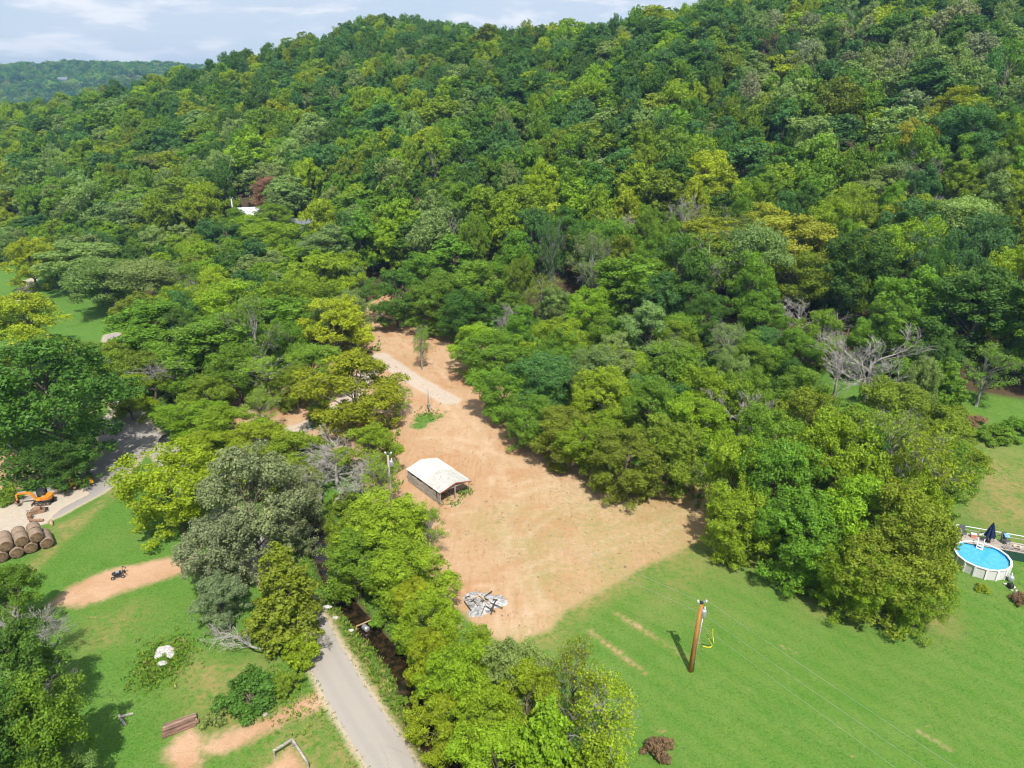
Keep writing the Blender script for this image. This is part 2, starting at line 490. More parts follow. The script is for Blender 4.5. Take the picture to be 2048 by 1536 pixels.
def build_ground():
    ge = lambda a, b, s0, k: list(np.cumsum([0] + [s0 * k ** i for i in range(200)]))
    def grow(start, stop, s0, k):
        out, p, s = [], start, s0
        while abs(p) < abs(stop):
            p += math.copysign(s, stop)
            s *= k
            out.append(p)
        return out
    xs = sorted(grow(-82, -420, 3.5, 1.0) + grow(-420, -6500, 8, 1.09)) + list(np.arange(-82, 88, .5)) + grow(88, 420, 3.5, 1.0) + grow(420, 5000, 8, 1.12)
    ys = [-400, -250, -150, -90, -50, -20, 0, 12, 20] + list(np.arange(26, 172, .5)) + list(np.arange(172, 480, 3.0)) + grow(480, 7000, 5, 1.06)
    xs, ys = np.array(xs), np.array(ys)
    X, Y = np.meshgrid(xs, ys)
    x, y = X.ravel(), Y.ravel()
    z = HT(x, y)
    A = {}
    A['clear'] = poly_sdf(x, y, CLEAR)
    A['lawn'] = np.clip(poly_sdf(x, y, LAWN), -1, 1)
    A['road'] = np.maximum(1.8 - line_dist(x, y, ROAD), poly_sdf(x, y, PAD))
    A['lat'] = np.minimum(line_dist(x, y, ROAD), 6)
    A['dark'] = np.clip(poly_sdf(x, y, PAD) * .3 + .3, 0, 1)
    A['gravel'] = np.maximum.reduce([2.0 - line_dist(x, y, q) for q in GRAVEL_DRIVE] + [poly_sdf(x, y, GRAVEL_PAD)])
    A['road'] = np.minimum(A['road'], .45 - poly_sdf(x, y, GRAVEL_PAD))
    A['bare'] = np.maximum.reduce([poly_sdf(x, y, q) for q in BARE] + [.12 - line_dist(x, y, q) * 1.6 for q in SCRATCH])
    dry = np.zeros_like(x)
    for q, w in DRYLINES:
        dry = np.maximum(dry, np.exp(-(line_dist(x, y, q) / w) ** 2))
    for px, py, r in DRYSPOTS:
        gx, gy = G(px, py)
        dry = np.maximum(dry, np.exp(-((x - gx) ** 2 + (y - gy) ** 2) / r ** 2))
    A['dry'] = dry
    A['green'] = np.maximum.reduce([r - np.hypot(x - G(px, py)[0], y - G(px, py)[1]) for px, py, r in GREENSPOTS])
    s, t = st(x, y)
    wood = np.maximum(np.minimum(s - 4, 30), poly_sdf(x, y, VALLEY) - 2)
    wood = np.where(A['clear'] > -1, -6, wood)
    wood = np.where((A['lawn'] > -.5), -6, wood)
    A['wood'] = np.where(y > 900, 5, wood)
    A['rut'] = np.maximum.reduce([np.exp(-(line_dist(x, y, q) / .5) ** 2) for q in RUTS])
    A['bed'] = np.exp(-(line_dist(x, y, CREEK) / 1.45) ** 2)
    nx, ny = len(xs), len(ys)
    i = (np.arange(ny - 1)[:, None] * nx + np.arange(nx - 1)[None, :]).ravel()
    quads = np.stack([i, i + 1, i + nx + 1, i + nx], 1)
    fc = lambda k: A[k][quads].mean(1)
    cls = np.zeros(len(quads), int)
    cls[fc('lawn') > 0] = 1
    cls[fc('clear') > 0] = 2
    cls[fc('gravel') > 0] = 3
    cls[fc('road') > 0] = 4
    yq, xq = y[quads].mean(1), x[quads].mean(1)
    cls[(yq > 900)] = 5
    gm = ground_material()
    for k, name in enumerate(('ground', 'lawn', 'dirt_clearing', 'gravel_drive', 'road', 'far_hills')):
        q = quads[cls == k]
        u, inv = np.unique(q, return_inverse=True)
        q = inv.reshape(q.shape)
        me = bpy.data.meshes.new(name)
        me.vertices.add(len(u))
        me.vertices.foreach_set('co', np.stack([x[u], y[u], z[u]], 1).ravel())
        me.loops.add(q.size)
        me.loops.foreach_set('vertex_index', q.ravel().astype(np.int32))
        me.polygons.add(len(q))
        me.polygons.foreach_set('loop_start', np.arange(0, q.size, 4, dtype=np.int32))
        me.polygons.foreach_set('use_smooth', np.ones(len(q), bool))
        me.update()
        for an, av in A.items():
            at = me.attributes.new(an, 'FLOAT', 'POINT')
            at.data.foreach_set('value', np.clip(av[u], -60, 60).astype(np.float32))
        me.materials.append(gm)
        tag(put(name, me), kind='structure')


build_ground()


def build_creek():
    m = bpy.data.materials.new('creek_water')
    m.use_nodes = True
    T = NT(m.node_tree)
    P = T.n('ShaderNodeNewGeometry').outputs['Position']
    n = T.noise(P, 1.1, 4, .6)
    bn = T.n('ShaderNodeBump', {'Height': T.noise(P, 3.0, 3), 'Strength': .25, 'Distance': .05})
    p = T.n('ShaderNodeBsdfPrincipled', {'Base Color': T.mix(T.ss(n, .4, .65), (.010, .008, .005), (.045, .028, .012)), 'Roughness': .07, 'Specular IOR Level': .5, 'Normal': bn.outputs[0]})
    T.t.links.new(p.outputs[0], T.n('ShaderNodeOutputMaterial').inputs[0])
    v, f = [], []
    for i, q in enumerate(CREEK):
        d = CREEK[min(i + 1, len(CREEK) - 1)] - CREEK[max(i - 1, 0)]
        d = d / np.linalg.norm(d)
        for sgn in (-1, 1):
            v.append((q[0] - d[1] * 1.45 * sgn, q[1] + d[0] * 1.45 * sgn, -.95))
        if i:
            f.append((2 * i - 2, 2 * i - 1, 2 * i + 1, 2 * i))
    tag(MB().add(v, f).build('creek_water', m), kind='structure')


build_creek()


# ------------------------------------------------------------------ trees
def leaf_material():
    m = bpy.data.materials.new('leaf')
    m.use_nodes = True
    T = NT(m.node_tree)
    tint = T.attr('tint', 'INSTANCER', 'Vector')
    rnd = T.attr('rnd')
    v = T.m('MULTIPLY_ADD', rnd, .75, .62)
    c = T.n('ShaderNodeVectorMath', {0: tint, 1: T.n('ShaderNodeCombineXYZ', {0: v, 1: v, 2: v}).outputs[0]}, operation='MULTIPLY').outputs[0]
    yel = T.n('ShaderNodeVectorMath', {0: c, 1: (1.13, 1.06, .85)}, operation='MULTIPLY').outputs[0]
    c = T.mix(T.ss(rnd, .72, 1.0), c, yel)
    p = T.n('ShaderNodeBsdfPrincipled', {'Base Color': c, 'Roughness': .55, 'Specular IOR Level': .22})
    tr = T.n('ShaderNodeBsdfTranslucent', {'Color': T.n('ShaderNodeVectorMath', {0: c, 1: (1.15, 1.2, .6)}, operation='MULTIPLY').outputs[0]})
    mx = T.n('ShaderNodeMixShader', {0: .34, 1: p.outputs[0], 2: tr.outputs[0]})
    T.t.links.new(mx.outputs[0], T.n('ShaderNodeOutputMaterial').inputs[0])
    return m


LEAF = leaf_material()
BARK = mat('bark', (.17, .135, .10), .9, var=.35, scale=3, stretch=(1, 1, .25))
PALE = mat('pale_bark', (.33, .305, .27), .85, var=.3, scale=3, stretch=(1, 1, .25))
RUSTY = mat('rusty_twigs', (.27, .15, .10), .9, var=.3, scale=3)


def unit(v):
    return v / (np.linalg.norm(v, axis=-1, keepdims=True) + 1e-9)


def lobes_of(kind, H, Wd, r):
    if kind == 'cedar':
        n = 110
        h = r.uniform(.02, 1.0, n) ** 1.1
        rad = Wd * .5 * (1 - h) ** .7 * r.uniform(.25, .95, n)
        a = r.uniform(0, 6.283, n)
        c = np.stack([rad * np.cos(a), rad * np.sin(a), H * (.06 + .90 * h)], 1)
        return c, Wd * r.uniform(.09, .15, n) * (1.1 - .5 * h), (1, 1, 1.15)
    if kind == 'shrub':
        n = 16
        d = unit(r.normal(size=(n, 3))); d[:, 2] = np.abs(d[:, 2])
        c = d * np.array([Wd * .36, Wd * .36, H * .62]) * r.uniform(.5, 1, (n, 1))
        c[:, 2] += H * .12
        return c, Wd * r.uniform(.12, .2, n), (1, 1, .8)
    lo = {'broad': .12, 'tall': .08, 'feather': .22, 'sparse': .28}[kind]
    n = {'broad': 46, 'tall': 54, 'feather': 38, 'sparse': 32}[kind]
    d = unit(r.normal(size=(n, 3)) + np.array([0, 0, .35]))
    k = r.uniform(.35, 1.0, (n, 1)) ** .55
    c = d * k * np.array([Wd * .40, Wd * .40, H * (1 - lo) * .5 * .86])
    c[:, 2] += H * (lo + (1 - lo) * .48)
    # gaps and shoulders: push some sectors in
    a = np.arctan2(c[:, 1], c[:, 0])
    sc = 1 + .16 * np.sin(2 * a + r.uniform(0, 6)) + .12 * np.sin(3 * a + r.uniform(0, 6))
    c[:, :2] *= sc[:, None]
    rr = Wd * r.uniform(.085, .21, n)
    if kind == 'broad':      # low skirt of foliage
        a2 = r.uniform(0, 6.283, 11)
        q = np.stack([np.cos(a2) * Wd * r.uniform(.2, .38, 11), np.sin(a2) * Wd * r.uniform(.2, .38, 11), H * r.uniform(.07, .26, 11)], 1)
        c = np.vstack([c, q]); rr = np.concatenate([rr, Wd * r.uniform(.09, .15, 11)])
    if kind == 'feather':
        return c, rr * 1.25, (1.1, 1.1, .45)
    if kind == 'sparse':
        return c, rr * 1.1, (1, 1, .9)
    return c, rr, (1, 1, .82)


def leaves_mesh(c, rr, fl, H, r, n, size, loose=.0, subs=7):
    fl = np.array(fl)
    cc = np.array([0, 0, H * .45])
    # each lobe carries smaller tufts over its outer side
    ci = np.repeat(np.arange(len(c)), subs)
    out = unit(c[ci] - cc)
    sd = unit(r.normal(size=(len(ci), 3)) + .7 * out + np.array([0, 0, .35]))
    sc = c[ci] + sd * fl * rr[ci][:, None] * r.uniform(.45, 1.05, (len(ci), 1))
    sr = rr[ci] * r.uniform(.28, .55, len(ci))
    w = sr ** 2 / (sr ** 2).sum()
    li = r.choice(len(sc), n, p=w)
    d = unit(r.normal(size=(n, 3)) + .45 * sd[li] + np.array([0, 0, .35]))
    k = r.uniform(.45, 1.12, (n, 1)) + loose * r.uniform(-.5, .6, (n, 1))
    p = sc[li] + d * (.5 + .5 * fl) * sr[li][:, None] * k
    nr = unit(d + .58 * r.normal(size=(n, 3)))
    t1 = unit(np.cross(nr, r.normal(size=(n, 3))))
    t2 = np.cross(nr, t1)
    L = size * r.uniform(.6, 1.4, (n, 1))
    v = np.stack([p - t1 * L * .5, p - t2 * L * .36 + nr * L * .06, p + t1 * L * .5, p + t2 * L * .36 + nr * L * .06], 1).reshape(-1, 3)
    rnd = np.clip(.45 * r.uniform(0, 1, n) + .3 * r.uniform(0, 1, len(sc))[li] + .25 * r.uniform(0, 1, len(c))[ci[li]], 0, 1)
    return v, np.repeat(rnd, 4)


def quad_mesh(name, v, rnd, extra=None, mats=(None,)):
    """leaf quads, with an optional (verts, faces) of wood joined in as second material"""
    nq = len(v) // 4
    me = bpy.data.meshes.new(name)
    ev, ef = extra if extra else ([], [])
    nv = len(v) + len(ev)
    me.vertices.add(nv)
    co = np.vstack([v, np.array(ev, float).reshape(-1, 3)]) if len(ev) else v
    me.vertices.foreach_set('co', co.astype(np.float32).ravel())
    lv = list(range(len(v)))
    ls = list(range(0, len(v), 4))
    for q in ef:
        ls.append(len(lv))
        lv += [i + len(v) for i in q]
    me.loops.add(len(lv))
    me.loops.foreach_set('vertex_index', lv)
    me.polygons.add(len(ls))
    me.polygons.foreach_set('loop_start', ls)
    mi = [0] * nq + [1] * len(ef)
    for m_ in mats:
        me.materials.append(m_)
    me.polygons.foreach_set('material_index', mi)
    me.update()
    at = me.attributes.new('rnd', 'FLOAT', 'POINT')
    at.data.foreach_set('value', np.concatenate([rnd, np.zeros(len(ev))]).astype(np.float32))
    return me


def wood_mb(c, H, r, trunk_r, top=.62, nl=None, sides=6, wob=.03):
    b = MB()
    ph = r.uniform(0, 6.28, 2)
    tp = lambda z: Vector((math.sin(z / H * 4 + ph[0]) * wob * H, math.cos(z / H * 3.4 + ph[1]) * wob * H, z)) - Vector((math.sin(ph[0]) * wob * H, math.cos(ph[1]) * wob * H, 0))
    zs = [-.6, 0, .12 * H, .3 * H, .48 * H, top * H]
    b.tube([tp(z) for z in zs], [trunk_r * 1.35, trunk_r * 1.15, trunk_r * .95, trunk_r * .8, trunk_r * .55, trunk_r * .3], sides)
    order = range(len(c)) if nl is None else range(min(nl, len(c)))
    for i in order:
        e = Vector(c[i])
        z0 = min(max(.18 * H, e.z - .22 * H - .25 * math.hypot(e.x, e.y)), top * H * .97)
        s = tp(z0)
        mid = s.lerp(e, .5) + Vector((0, 0, .035 * H)) + Vector(r.normal(size=3) * .015 * H)
        b.tube([s, mid, e], [trunk_r * .42, trunk_r * .26, trunk_r * .10], 4, cap=False)
    return b


def branches(b, p, d, L, rad, depth, r, spread=.6, gravity=0.0, sides=5, minr=.012):
    """bare limbs, forking"""
    pts, rads = [p.copy()], [rad]
    q, dd = p.copy(), d.copy()
    n = 4
    for i in range(n):
        dd = (dd + Vector(r.normal(size=3)) * .16 + Vector((0, 0, gravity))).normalized()
        q = q + dd * (L / n)
        pts.append(q.copy())
        rads.append(max(minr, rad * (1 - .62 * (i + 1) / n)))
    b.tube(pts, rads, sides if depth > 1 else 3, cap=False)
    if depth <= 0:
        return
    k = {4: 5, 3: 5, 2: 5, 1: 4}.get(depth, 3)
    for j in range(k):
        i = 1 + int(r.integers(0, n))
        ax = Vector(r.normal(size=3))
        nd = (pts[i] - pts[i - 1]).normalized() * (1 - spread * .55) + ax.normalized() * spread
        nd.z += .12
        branches(b, pts[i], nd.normalized(), L * r.uniform(.42, .7), max(minr, rads[i] * .62), depth - 1, r, spread, gravity, max(3, sides - 1), minr)


PROTO = {}      # kind -> list of (crown mesh, trunk mesh, H, W)
MID = {}        # kind -> list of joined meshes for the far wood
SPEC = {'broad': (15, 11, 28000, .265, 4), 'tall': (18, 9.5, 26000, .265, 3), 'feather': (15, 11, 22000, .29, 3), 'cedar': (10, 6.2, 24000, .21, 2), 'sparse': (16, 10, 5200, .26, 3), 'shrub': (3.4, 4.4, 6500, .17, 3)}
for kind, (H, Wd, nl, ls, nvar) in SPEC.items():
    PROTO[kind] = []
    for k in range(nvar):
        r = np.random.default_rng(100 + 17 * k + sum(map(ord, kind)))
        c, rr, fl = lobes_of(kind, H, Wd, r)
        v, rnd = leaves_mesh(c, rr, fl, H, r, nl, ls, .5 if kind in ('sparse', 'feather') else .15)
        crown = quad_mesh('crown', v, rnd, None, (LEAF,))
        wm = PALE if kind == 'sparse' else BARK
        if kind == 'sparse':
            b = wood_mb(c, H, r, .28, .7)
            for i in range(len(c)):
                for _ in range(3):
                    branches(b, Vector(c[i]) * .97, Vector(unit(c[i] - np.array([0, 0, H * .4]) + r.normal(size=3) * 2)), 1.9, .035, 1, r, .7)
        elif kind == 'shrub':
            b = MB()
            for i in range(len(c)):
                b.tube([(0, 0, -.2), Vector(c[i]) * .5 + Vector((0, 0, .2)), Vector(c[i])], [.05, .035, .012], 4, cap=False)
        else:
            b = wood_mb(c, H, r, .24 if kind != 'cedar' else .16, .62 if kind != 'cedar' else .93, 26)
        trunk = b.mesh('trunk', wm, True)
        PROTO[kind].append((crown, trunk, H, Wd))
    if kind in ('broad', 'tall', 'feather', 'sparse'):
        MID[kind] = []
        for k in range(3):
            r = np.random.default_rng(900 + 13 * k + sum(map(ord, kind)))
            c, rr, fl = lobes_of(kind, H, Wd, r)
            v, rnd = leaves_mesh(c, rr, fl, H, r, {'sparse': 2200}.get(kind, 9000), ls * 1.65, .4 if kind in ('sparse', 'feather') else .1)
            b = wood_mb(c, H, r, .2, .62, 8 if kind != 'sparse' else 24, 5)
            MID[kind].append(quad_mesh('far_tree', v, rnd, (b.v, b.f), (LEAF, PALE if kind == 'sparse' else BARK)))
r = np.random.default_rng(5)
c, rr, fl = lobes_of('broad', 13, 11, r)
v, rnd = leaves_mesh(c, rr * 1.1, fl, 13, r, 500, 1.6, 0, 4)
FAR = quad_mesh('distant_tree', v, rnd, None, (LEAF,))
PROTO['dead'] = []
for k in range(4):
    r = np.random.default_rng(40 + k)
    b = MB()
    H = 12
    b.tube([(0, 0, -.5), (.1, 0, 2.5), (.0, .15, 5.5), (.2, .1, 8)], [.26, .2, .15, .09], 6)
    tw = MB()
    for j in range(9):
        z = r.uniform(2.2, 8)
        a = r.uniform(0, 6.28)
        branches(tw, Vector((.08, .08, z)), Vector((math.cos(a), math.sin(a), r.uniform(.5, 1.5))).normalized(), r.uniform(2.2, 4.2), .085, 3, r, .55, .03, 4, .016)
    PROTO['dead'].append((tw.mesh('branches', PALE, False), b.mesh('trunk', PALE, True), H, 7.5))
DEAD_RUST = []
for cr, tk, H, Wd in PROTO['dead'][:2]:
    c2 = cr.copy(); c2.materials.clear(); c2.materials.append(RUSTY)
    DEAD_RUST.append((c2, tk, H, Wd))
PROTO['rust'] = DEAD_RUST

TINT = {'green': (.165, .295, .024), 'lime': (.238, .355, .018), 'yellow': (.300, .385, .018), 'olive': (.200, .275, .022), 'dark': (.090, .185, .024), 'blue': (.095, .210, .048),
        'sage': (.225, .315, .085), 'silver': (.240, .285, .135), 'gold': (.385, .405, .035), 'brown': (.29, .18, .095)}
CNAME = {'green': 'mid green', 'lime': 'lime green', 'yellow': 'yellow-green', 'olive': 'olive green', 'dark': 'dark green', 'blue': 'blue-green', 'sage': 'pale sage', 'silver': 'silvery grey-green', 'gold': 'golden yellow', 'brown': 'brownish'}
KNAME = {'broad': 'broadleaf_tree', 'tall': 'tall_tree', 'feather': 'feathery_tree', 'cedar': 'cedar_tree', 'sparse': 'thinning_tree', 'shrub': 'shrub', 'dead': 'dead_tree', 'rust': 'dead_tree'}
TREES = []      # (x, y, radius, row) of everything planted by hand


def jitter(t, r, a=.14):
    k = 1 + r.uniform(-a, a)
    return tuple(float(v * k * (1 + r.uniform(-a * .5, a * .5))) for v in t)


def plant(x, y, width, height, kind, tint, label, group=None, seed=None):
    r = np.random.default_rng(seed if seed is not None else int(abs(x * 131 + y * 37)) + 1)
    ps = PROTO[kind]
    crown, trunk, H, Wd = ps[int(r.integers(0, len(ps)))]
    root = empty(KNAME[kind], (x, y, Z(x, y) - .05), r.uniform(0, 6.28))
    root.scale = (width / Wd * r.uniform(.88, 1.14), width / Wd * r.uniform(.88, 1.14), height / H)
    root.rotation_euler[0], root.rotation_euler[1] = r.uniform(-.06, .06), r.uniform(-.06, .06)
    tag(root, label, 'shrub' if kind == 'shrub' else 'tree', group)
    put('trunk' if kind != 'shrub' else 'stems', trunk, root)
    cr = put('branches' if kind in ('dead', 'rust') else 'crown', crown, root)
    if kind not in ('dead', 'rust'):
        cr['tint'] = jitter(TINT[tint], r)
    return root


# ------------------------------------------------------------------ planting
# crown centre in the photograph's pixels, crown width in pixels, kind, height in metres, leaf colour, label
HAND = [
    (100, 795, 265, 'broad', 19, 'dark', 'huge dark green oak overhanging the paved turnout beside the orange excavator'),
    (195, 725, 90, 'broad', 10, 'olive', 'olive tree between the huge dark oak and the black car'),
    (122, 915, 115, 'broad', 8, 'dark', 'smaller dark tree beside the huge oak screening the yellow loader'),
    (502, 466, 95, 'broad', 11, 'lime', 'lime tree directly in front of the half hidden white house'), (470, 448, 70, 'broad', 11, 'green', 'green tree at the end of the half hidden white house'), (600, 480, 100, 'broad', 12, 'green', 'green tree directly in front of the house with the brick chimney'), (548, 440, 70, 'broad', 11, 'green', 'green tree between the two half hidden houses'),
    (955, 575, 115, 'broad', 14, 'green', None), (935, 625, 100, 'broad', 12, 'dark', None), (1180, 620, 110, 'broad', 13, 'lime', None), (1290, 660, 110, 'broad', 12, 'sage', None),
    (45, 645, 150, 'broad', 14, 'yellow', 'yellow-tinged tree at the photo edge between the oak and the grassy field'),
    (12, 850, 80, 'broad', 7, 'lime', 'small bright green tree at the photo edge beneath the huge dark oak'),
    (8, 985, 60, 'shrub', 3.5, 'green', 'green bush at the photo edge under the excavator bucket'),
    (345, 965, 185, 'broad', 12.5, 'yellow', 'yellow-green tree between the paved turnout and the silvery tree'),
    (505, 1000, 200, 'broad', 15, 'silver', 'biggest silvery grey-green tree standing over the road'),
    (430, 1095, 150, 'broad', 11, 'silver', 'silvery tree on the meadow side of the biggest silvery one'),
    (590, 1010, 120, 'broad', 11, 'silver', 'silvery tree on the creek side of the biggest silvery one'),
    (440, 1200, 95, 'broad', 6, 'silver', 'small silvery tree beneath the big silvery one'),
    (560, 1175, 165, 'cedar', 10.5, 'olive', 'dense olive green cedar beside the road'),
    (605, 1300, 95, 'shrub', 4, 'yellow', 'yellowish bush at the foot of the cedar on the road edge'),
    (497, 1382, 140, 'shrub', 3.2, 'dark', 'broad vine-covered thicket beside the road below the cedar'),
    (428, 1432, 60, 'shrub', 1.8, 'sage', 'low pale bush at the end of the vine-covered thicket'),
    (575, 1365, 70, 'shrub', 2.6, 'olive', 'small bush between the thicket and the road'),
    (15, 1205, 130, 'broad', 8, 'green', 'uppermost green tree at the lower photo edge beside the bare twigs'),
    (25, 1345, 150, 'tall', 12, 'dark', 'dark green tree behind the white peeled trunk'),
    (75, 1455, 175, 'broad', 12, 'green', 'green tree in the lower photo corner just under the white trunk'),
    (5, 1490, 170, 'tall', 13, 'dark', 'dark tree cut by the lower photo corner'),
    (125, 1540, 100, 'feather', 5, 'sage', 'pale feathery tree cut by the bottom photo edge near the corner'),
    (110, 1365, 120, 'dead', 7, None, 'bare twiggy dead tree beside the white peeled trunk'),
    (75, 1255, 120, 'dead', 7, None, 'bare twiggy dead tree above the white peeled trunk'),
    (760, 1065, 175, 'broad', 9, 'lime', 'bright green tree nearest the shed on the creek bank'),
    (815, 1140, 135, 'broad', 8, 'lime', 'bright green tree between the shed and the burn pile'),
    (715, 1130, 130, 'broad', 8, 'green', 'mid green tree leaning over the creek bend'),
    (700, 1178, 50, 'shrub', 1.8, 'lime', 'small bright bush on the far creek bank at the bend'), (768, 1240, 60, 'shrub', 2.0, 'green', 'green bush on the far creek bank below the barrel'),
    (805, 1290, 55, 'shrub', 2.0, 'lime', 'bright bush on the far creek bank where the creek straightens'), (845, 1385, 55, 'shrub', 2.2, 'yellow', 'yellowish bush overhanging the lower creek'), (800, 1400, 36, 'shrub', 1.0, 'green', 'low bush on the road side of the lower creek'),
    (838, 1195, 80, 'broad', 6, 'yellow', 'small yellow-green tree next to the burn pile'),
    (688, 1070, 85, 'broad', 7, 'olive', 'olive tree between the silvery tree and the shed'),
    (862, 1062, 65, 'sparse', 6.5, 'lime', 'thin sapling directly in front of the shed'),
    (868, 1248, 115, 'broad', 8, 'lime', 'bright lime tree just below the burn pile'),
    (948, 1312, 110, 'broad', 8, 'lime', 'lime tree at the lower tip of the dirt clearing'),
    (862, 1312, 110, 'broad', 6.5, 'yellow', 'yellow-green tree leaning over the creek opposite the grassy verge'),
    (925, 1360, 135, 'broad', 8, 'lime', 'lime tree in the middle of the creekside row'),
    (1015, 1355, 130, 'broad', 8.5, 'sage', 'pale green tree at the lawn corner of the creekside row'),
    (885, 1445, 120, 'broad', 6.5, 'yellow', 'yellowing tree over the dark lower bend of the creek'),
    (965, 1440, 130, 'broad', 8, 'lime', 'lime tree second from the bottom edge in the creekside row'),
    (1065, 1400, 130, 'broad', 8.5, 'yellow', 'yellowing tree beside the half bare tree on the lawn edge'),
    (985, 1525, 150, 'broad', 7.5, 'lime', 'lime tree cut by the bottom photo edge beside the creek'),
    (1095, 1480, 170, 'cedar', 10, 'lime', 'fine-leaved yellow-green cedar at the bottom photo edge'),
    (1140, 1385, 135, 'sparse', 11, 'olive', 'half bare tree with pale limbs on the lawn edge'),
    (1205, 1450, 150, 'sparse', 11, 'yellow', 'half bare tree with pale limbs nearest the brown bush'),
    (1190, 1540, 130, 'cedar', 8, 'lime', 'second yellow-green cedar cut by the bottom photo edge'),
    (1320, 1490, 75, 'shrub', 2.2, 'brown', 'dead reddish brown bush alone on the lawn edge'),
    (700, 778, 195, 'broad', 13, 'yellow', 'brightest yellow-green tree overhanging the gravel drive'),
    (672, 655, 140, 'broad', 13, 'yellow', 'yellow-green tree just above the one overhanging the gravel drive'),
    (630, 735, 110, 'broad', 10, 'green', 'green tree behind the bright tree over the gravel drive'),
    (645, 820, 70, 'shrub', 4, 'dark', 'dark bush under the bright tree over the gravel drive'),
    (800, 800, 60, 'sparse', 6, 'lime', 'thin young tree by the small pole at the gravel drive'),
    (842, 690, 48, 'sparse', 9, 'green', 'lone slender tree standing on the bare dirt above the gravel drive'),
    (450, 850, 130, 'broad', 7, 'lime', None), (520, 885, 125, 'broad', 7, 'yellow', None), (590, 905, 115, 'broad', 7, 'lime', None), (480, 935, 115, 'broad', 7, 'yellow', None),
    (555, 950, 105, 'broad', 6, 'olive', None), (385, 835, 115, 'broad', 7, 'lime', None), (420, 790, 95, 'broad', 8, 'olive', None), (520, 820, 80, 'sparse', 7, 'lime', None),
    (640, 905, 80, 'shrub', 4, 'olive', None), (415, 895, 90, 'broad', 6, 'yellow', None),
    (690, 900, 140, 'dead', 6.5, None, 'grey leafless tree between the bright tree and the shed'),
    (635, 965, 150, 'dead', 6.5, None, 'grey leafless tree beside the silvery tree'),
    (722, 955, 120, 'dead', 6, None, 'grey leafless tree nearest the shed'),
    (668, 935, 120, 'dead', 6, None, 'grey leafless tree in the middle of the leafless group'),
    (745, 900, 95, 'broad', 8, 'lime', 'lime tree beside the grey utility pole by the shed'),
    (762, 965, 85, 'sparse', 8, 'lime', 'thin tree in front of the grey utility pole by the shed'),
    (700, 1010, 90, 'shrub', 4, 'olive', 'olive bush below the leafless group by the shed'),
    (300, 655, 145, 'tall', 14, 'green', None), (355, 705, 130, 'broad', 11, 'green', None), (430, 695, 155, 'tall', 15, 'green', None), (510, 680, 105, 'sparse', 18, 'green', 'tall thin tree with a bare trunk standing above the thicket'),
    (470, 620, 145, 'broad', 14, 'lime', None), (560, 645, 135, 'tall', 14, 'green', None), (600, 600, 135, 'broad', 14, 'lime', None), (645, 560, 145, 'broad', 14, 'lime', None), (385, 610, 120, 'broad', 13, 'lime', None),
    (290, 560, 135, 'feather', 14, 'sage', None), (220, 565, 140, 'feather', 14, 'sage', None), (160, 525, 145, 'tall', 15, 'sage', None), (60, 520, 105, 'broad', 14, 'yellow', 'bright yellow-green tree at the edge of the far grassy field'),
    (590, 770, 90, 'broad', 8, 'olive', None), (385, 745, 105, 'broad', 9, 'green', None), (300, 745, 100, 'broad', 9, 'olive', None), (255, 790, 90, 'broad', 8, 'yellow', None), (230, 720, 90, 'broad', 8, 'olive', None),
    (340, 752, 90, 'dead', 9, None, 'pale leafless tree behind the black car'),
    (90, 600, 30, 'shrub', 3, 'silver', 'small silvery bush alone in the far grassy field'),
    (955, 690, 105, 'broad', 9, 'lime', None), (985, 705, 125, 'broad', 10, 'green', None), (1010, 775, 135, 'broad', 10, 'green', None), (1090, 765, 130, 'feather', 12, 'blue', None), (1062, 835, 120, 'broad', 9, 'green', None),
    (1130, 865, 125, 'broad', 9, 'olive', None), (1110, 690, 125, 'broad', 12, 'lime', None), (1190, 880, 130, 'broad', 10, 'lime', None), (1250, 915, 145, 'broad', 10, 'olive', None), (1210, 800, 130, 'broad', 11, 'lime', None),
    (1325, 905, 140, 'broad', 10.5, 'olive', None), (1300, 825, 125, 'broad', 11, 'green', None), (1390, 860, 130, 'broad', 11, 'lime', None), (1420, 785, 130, 'broad', 12, 'lime', None), (1340, 755, 120, 'broad', 12, 'green', None),
    (1480, 960, 145, 'broad', 13, 'lime', None), (1490, 1045, 140, 'broad', 9, 'lime', 'lime tree at the corner where dirt clearing meets lawn'), (1565, 985, 180, 'broad', 14, 'green', None), (1600, 1070, 160, 'broad', 11, 'green', None),
    (1665, 935, 170, 'broad', 15, 'lime', None), (1700, 1045, 170, 'broad', 13, 'lime', None), (1775, 900, 145, 'sparse', 15, 'olive', None), (1835, 965, 135, 'sparse', 15, 'yellow', 'half bare pale-limbed tree in the grove nearest the pool'),
    (1800, 1065, 180, 'broad', 13, 'olive', None), (1850, 1025, 110, 'broad', 12, 'lime', None), (1778, 1145, 165, 'broad', 10.5, 'olive', 'olive tree at the lawn front of the grove by the pool'),
    (1840, 1120, 110, 'broad', 10, 'olive', 'olive tree of the grove directly beside the pool'), (1838, 1198, 95, 'broad', 7.5, 'olive', 'lowest olive tree at the tip of the grove by the pool'), (1705, 1150, 130, 'broad', 9, 'lime', None),
    (1628, 1148, 90, 'shrub', 4.2, 'yellow', 'round yellow-green bush in front of the grove on the lawn'), (1900, 905, 120, 'broad', 11, 'olive', None), (1540, 880, 140, 'broad', 13, 'green', None), (1610, 855, 130, 'broad', 13, 'olive', None),
    (1745, 740, 135, 'dead', 17, None, 'tall bare pale tree rising over the grove'), (1885, 775, 115, 'cedar', 11, 'green', 'pyramidal green tree behind the yard'), (1990, 865, 90, 'shrub', 2.6, 'green', 'low green bush along the upper edge of the yard'), (1940, 835, 60, 'shrub', 2.4, 'brown', 'brownish bush along the upper edge of the yard'),
    (2040, 850, 80, 'shrub', 2.6, 'green', 'green bush at the upper yard corner on the photo edge'),
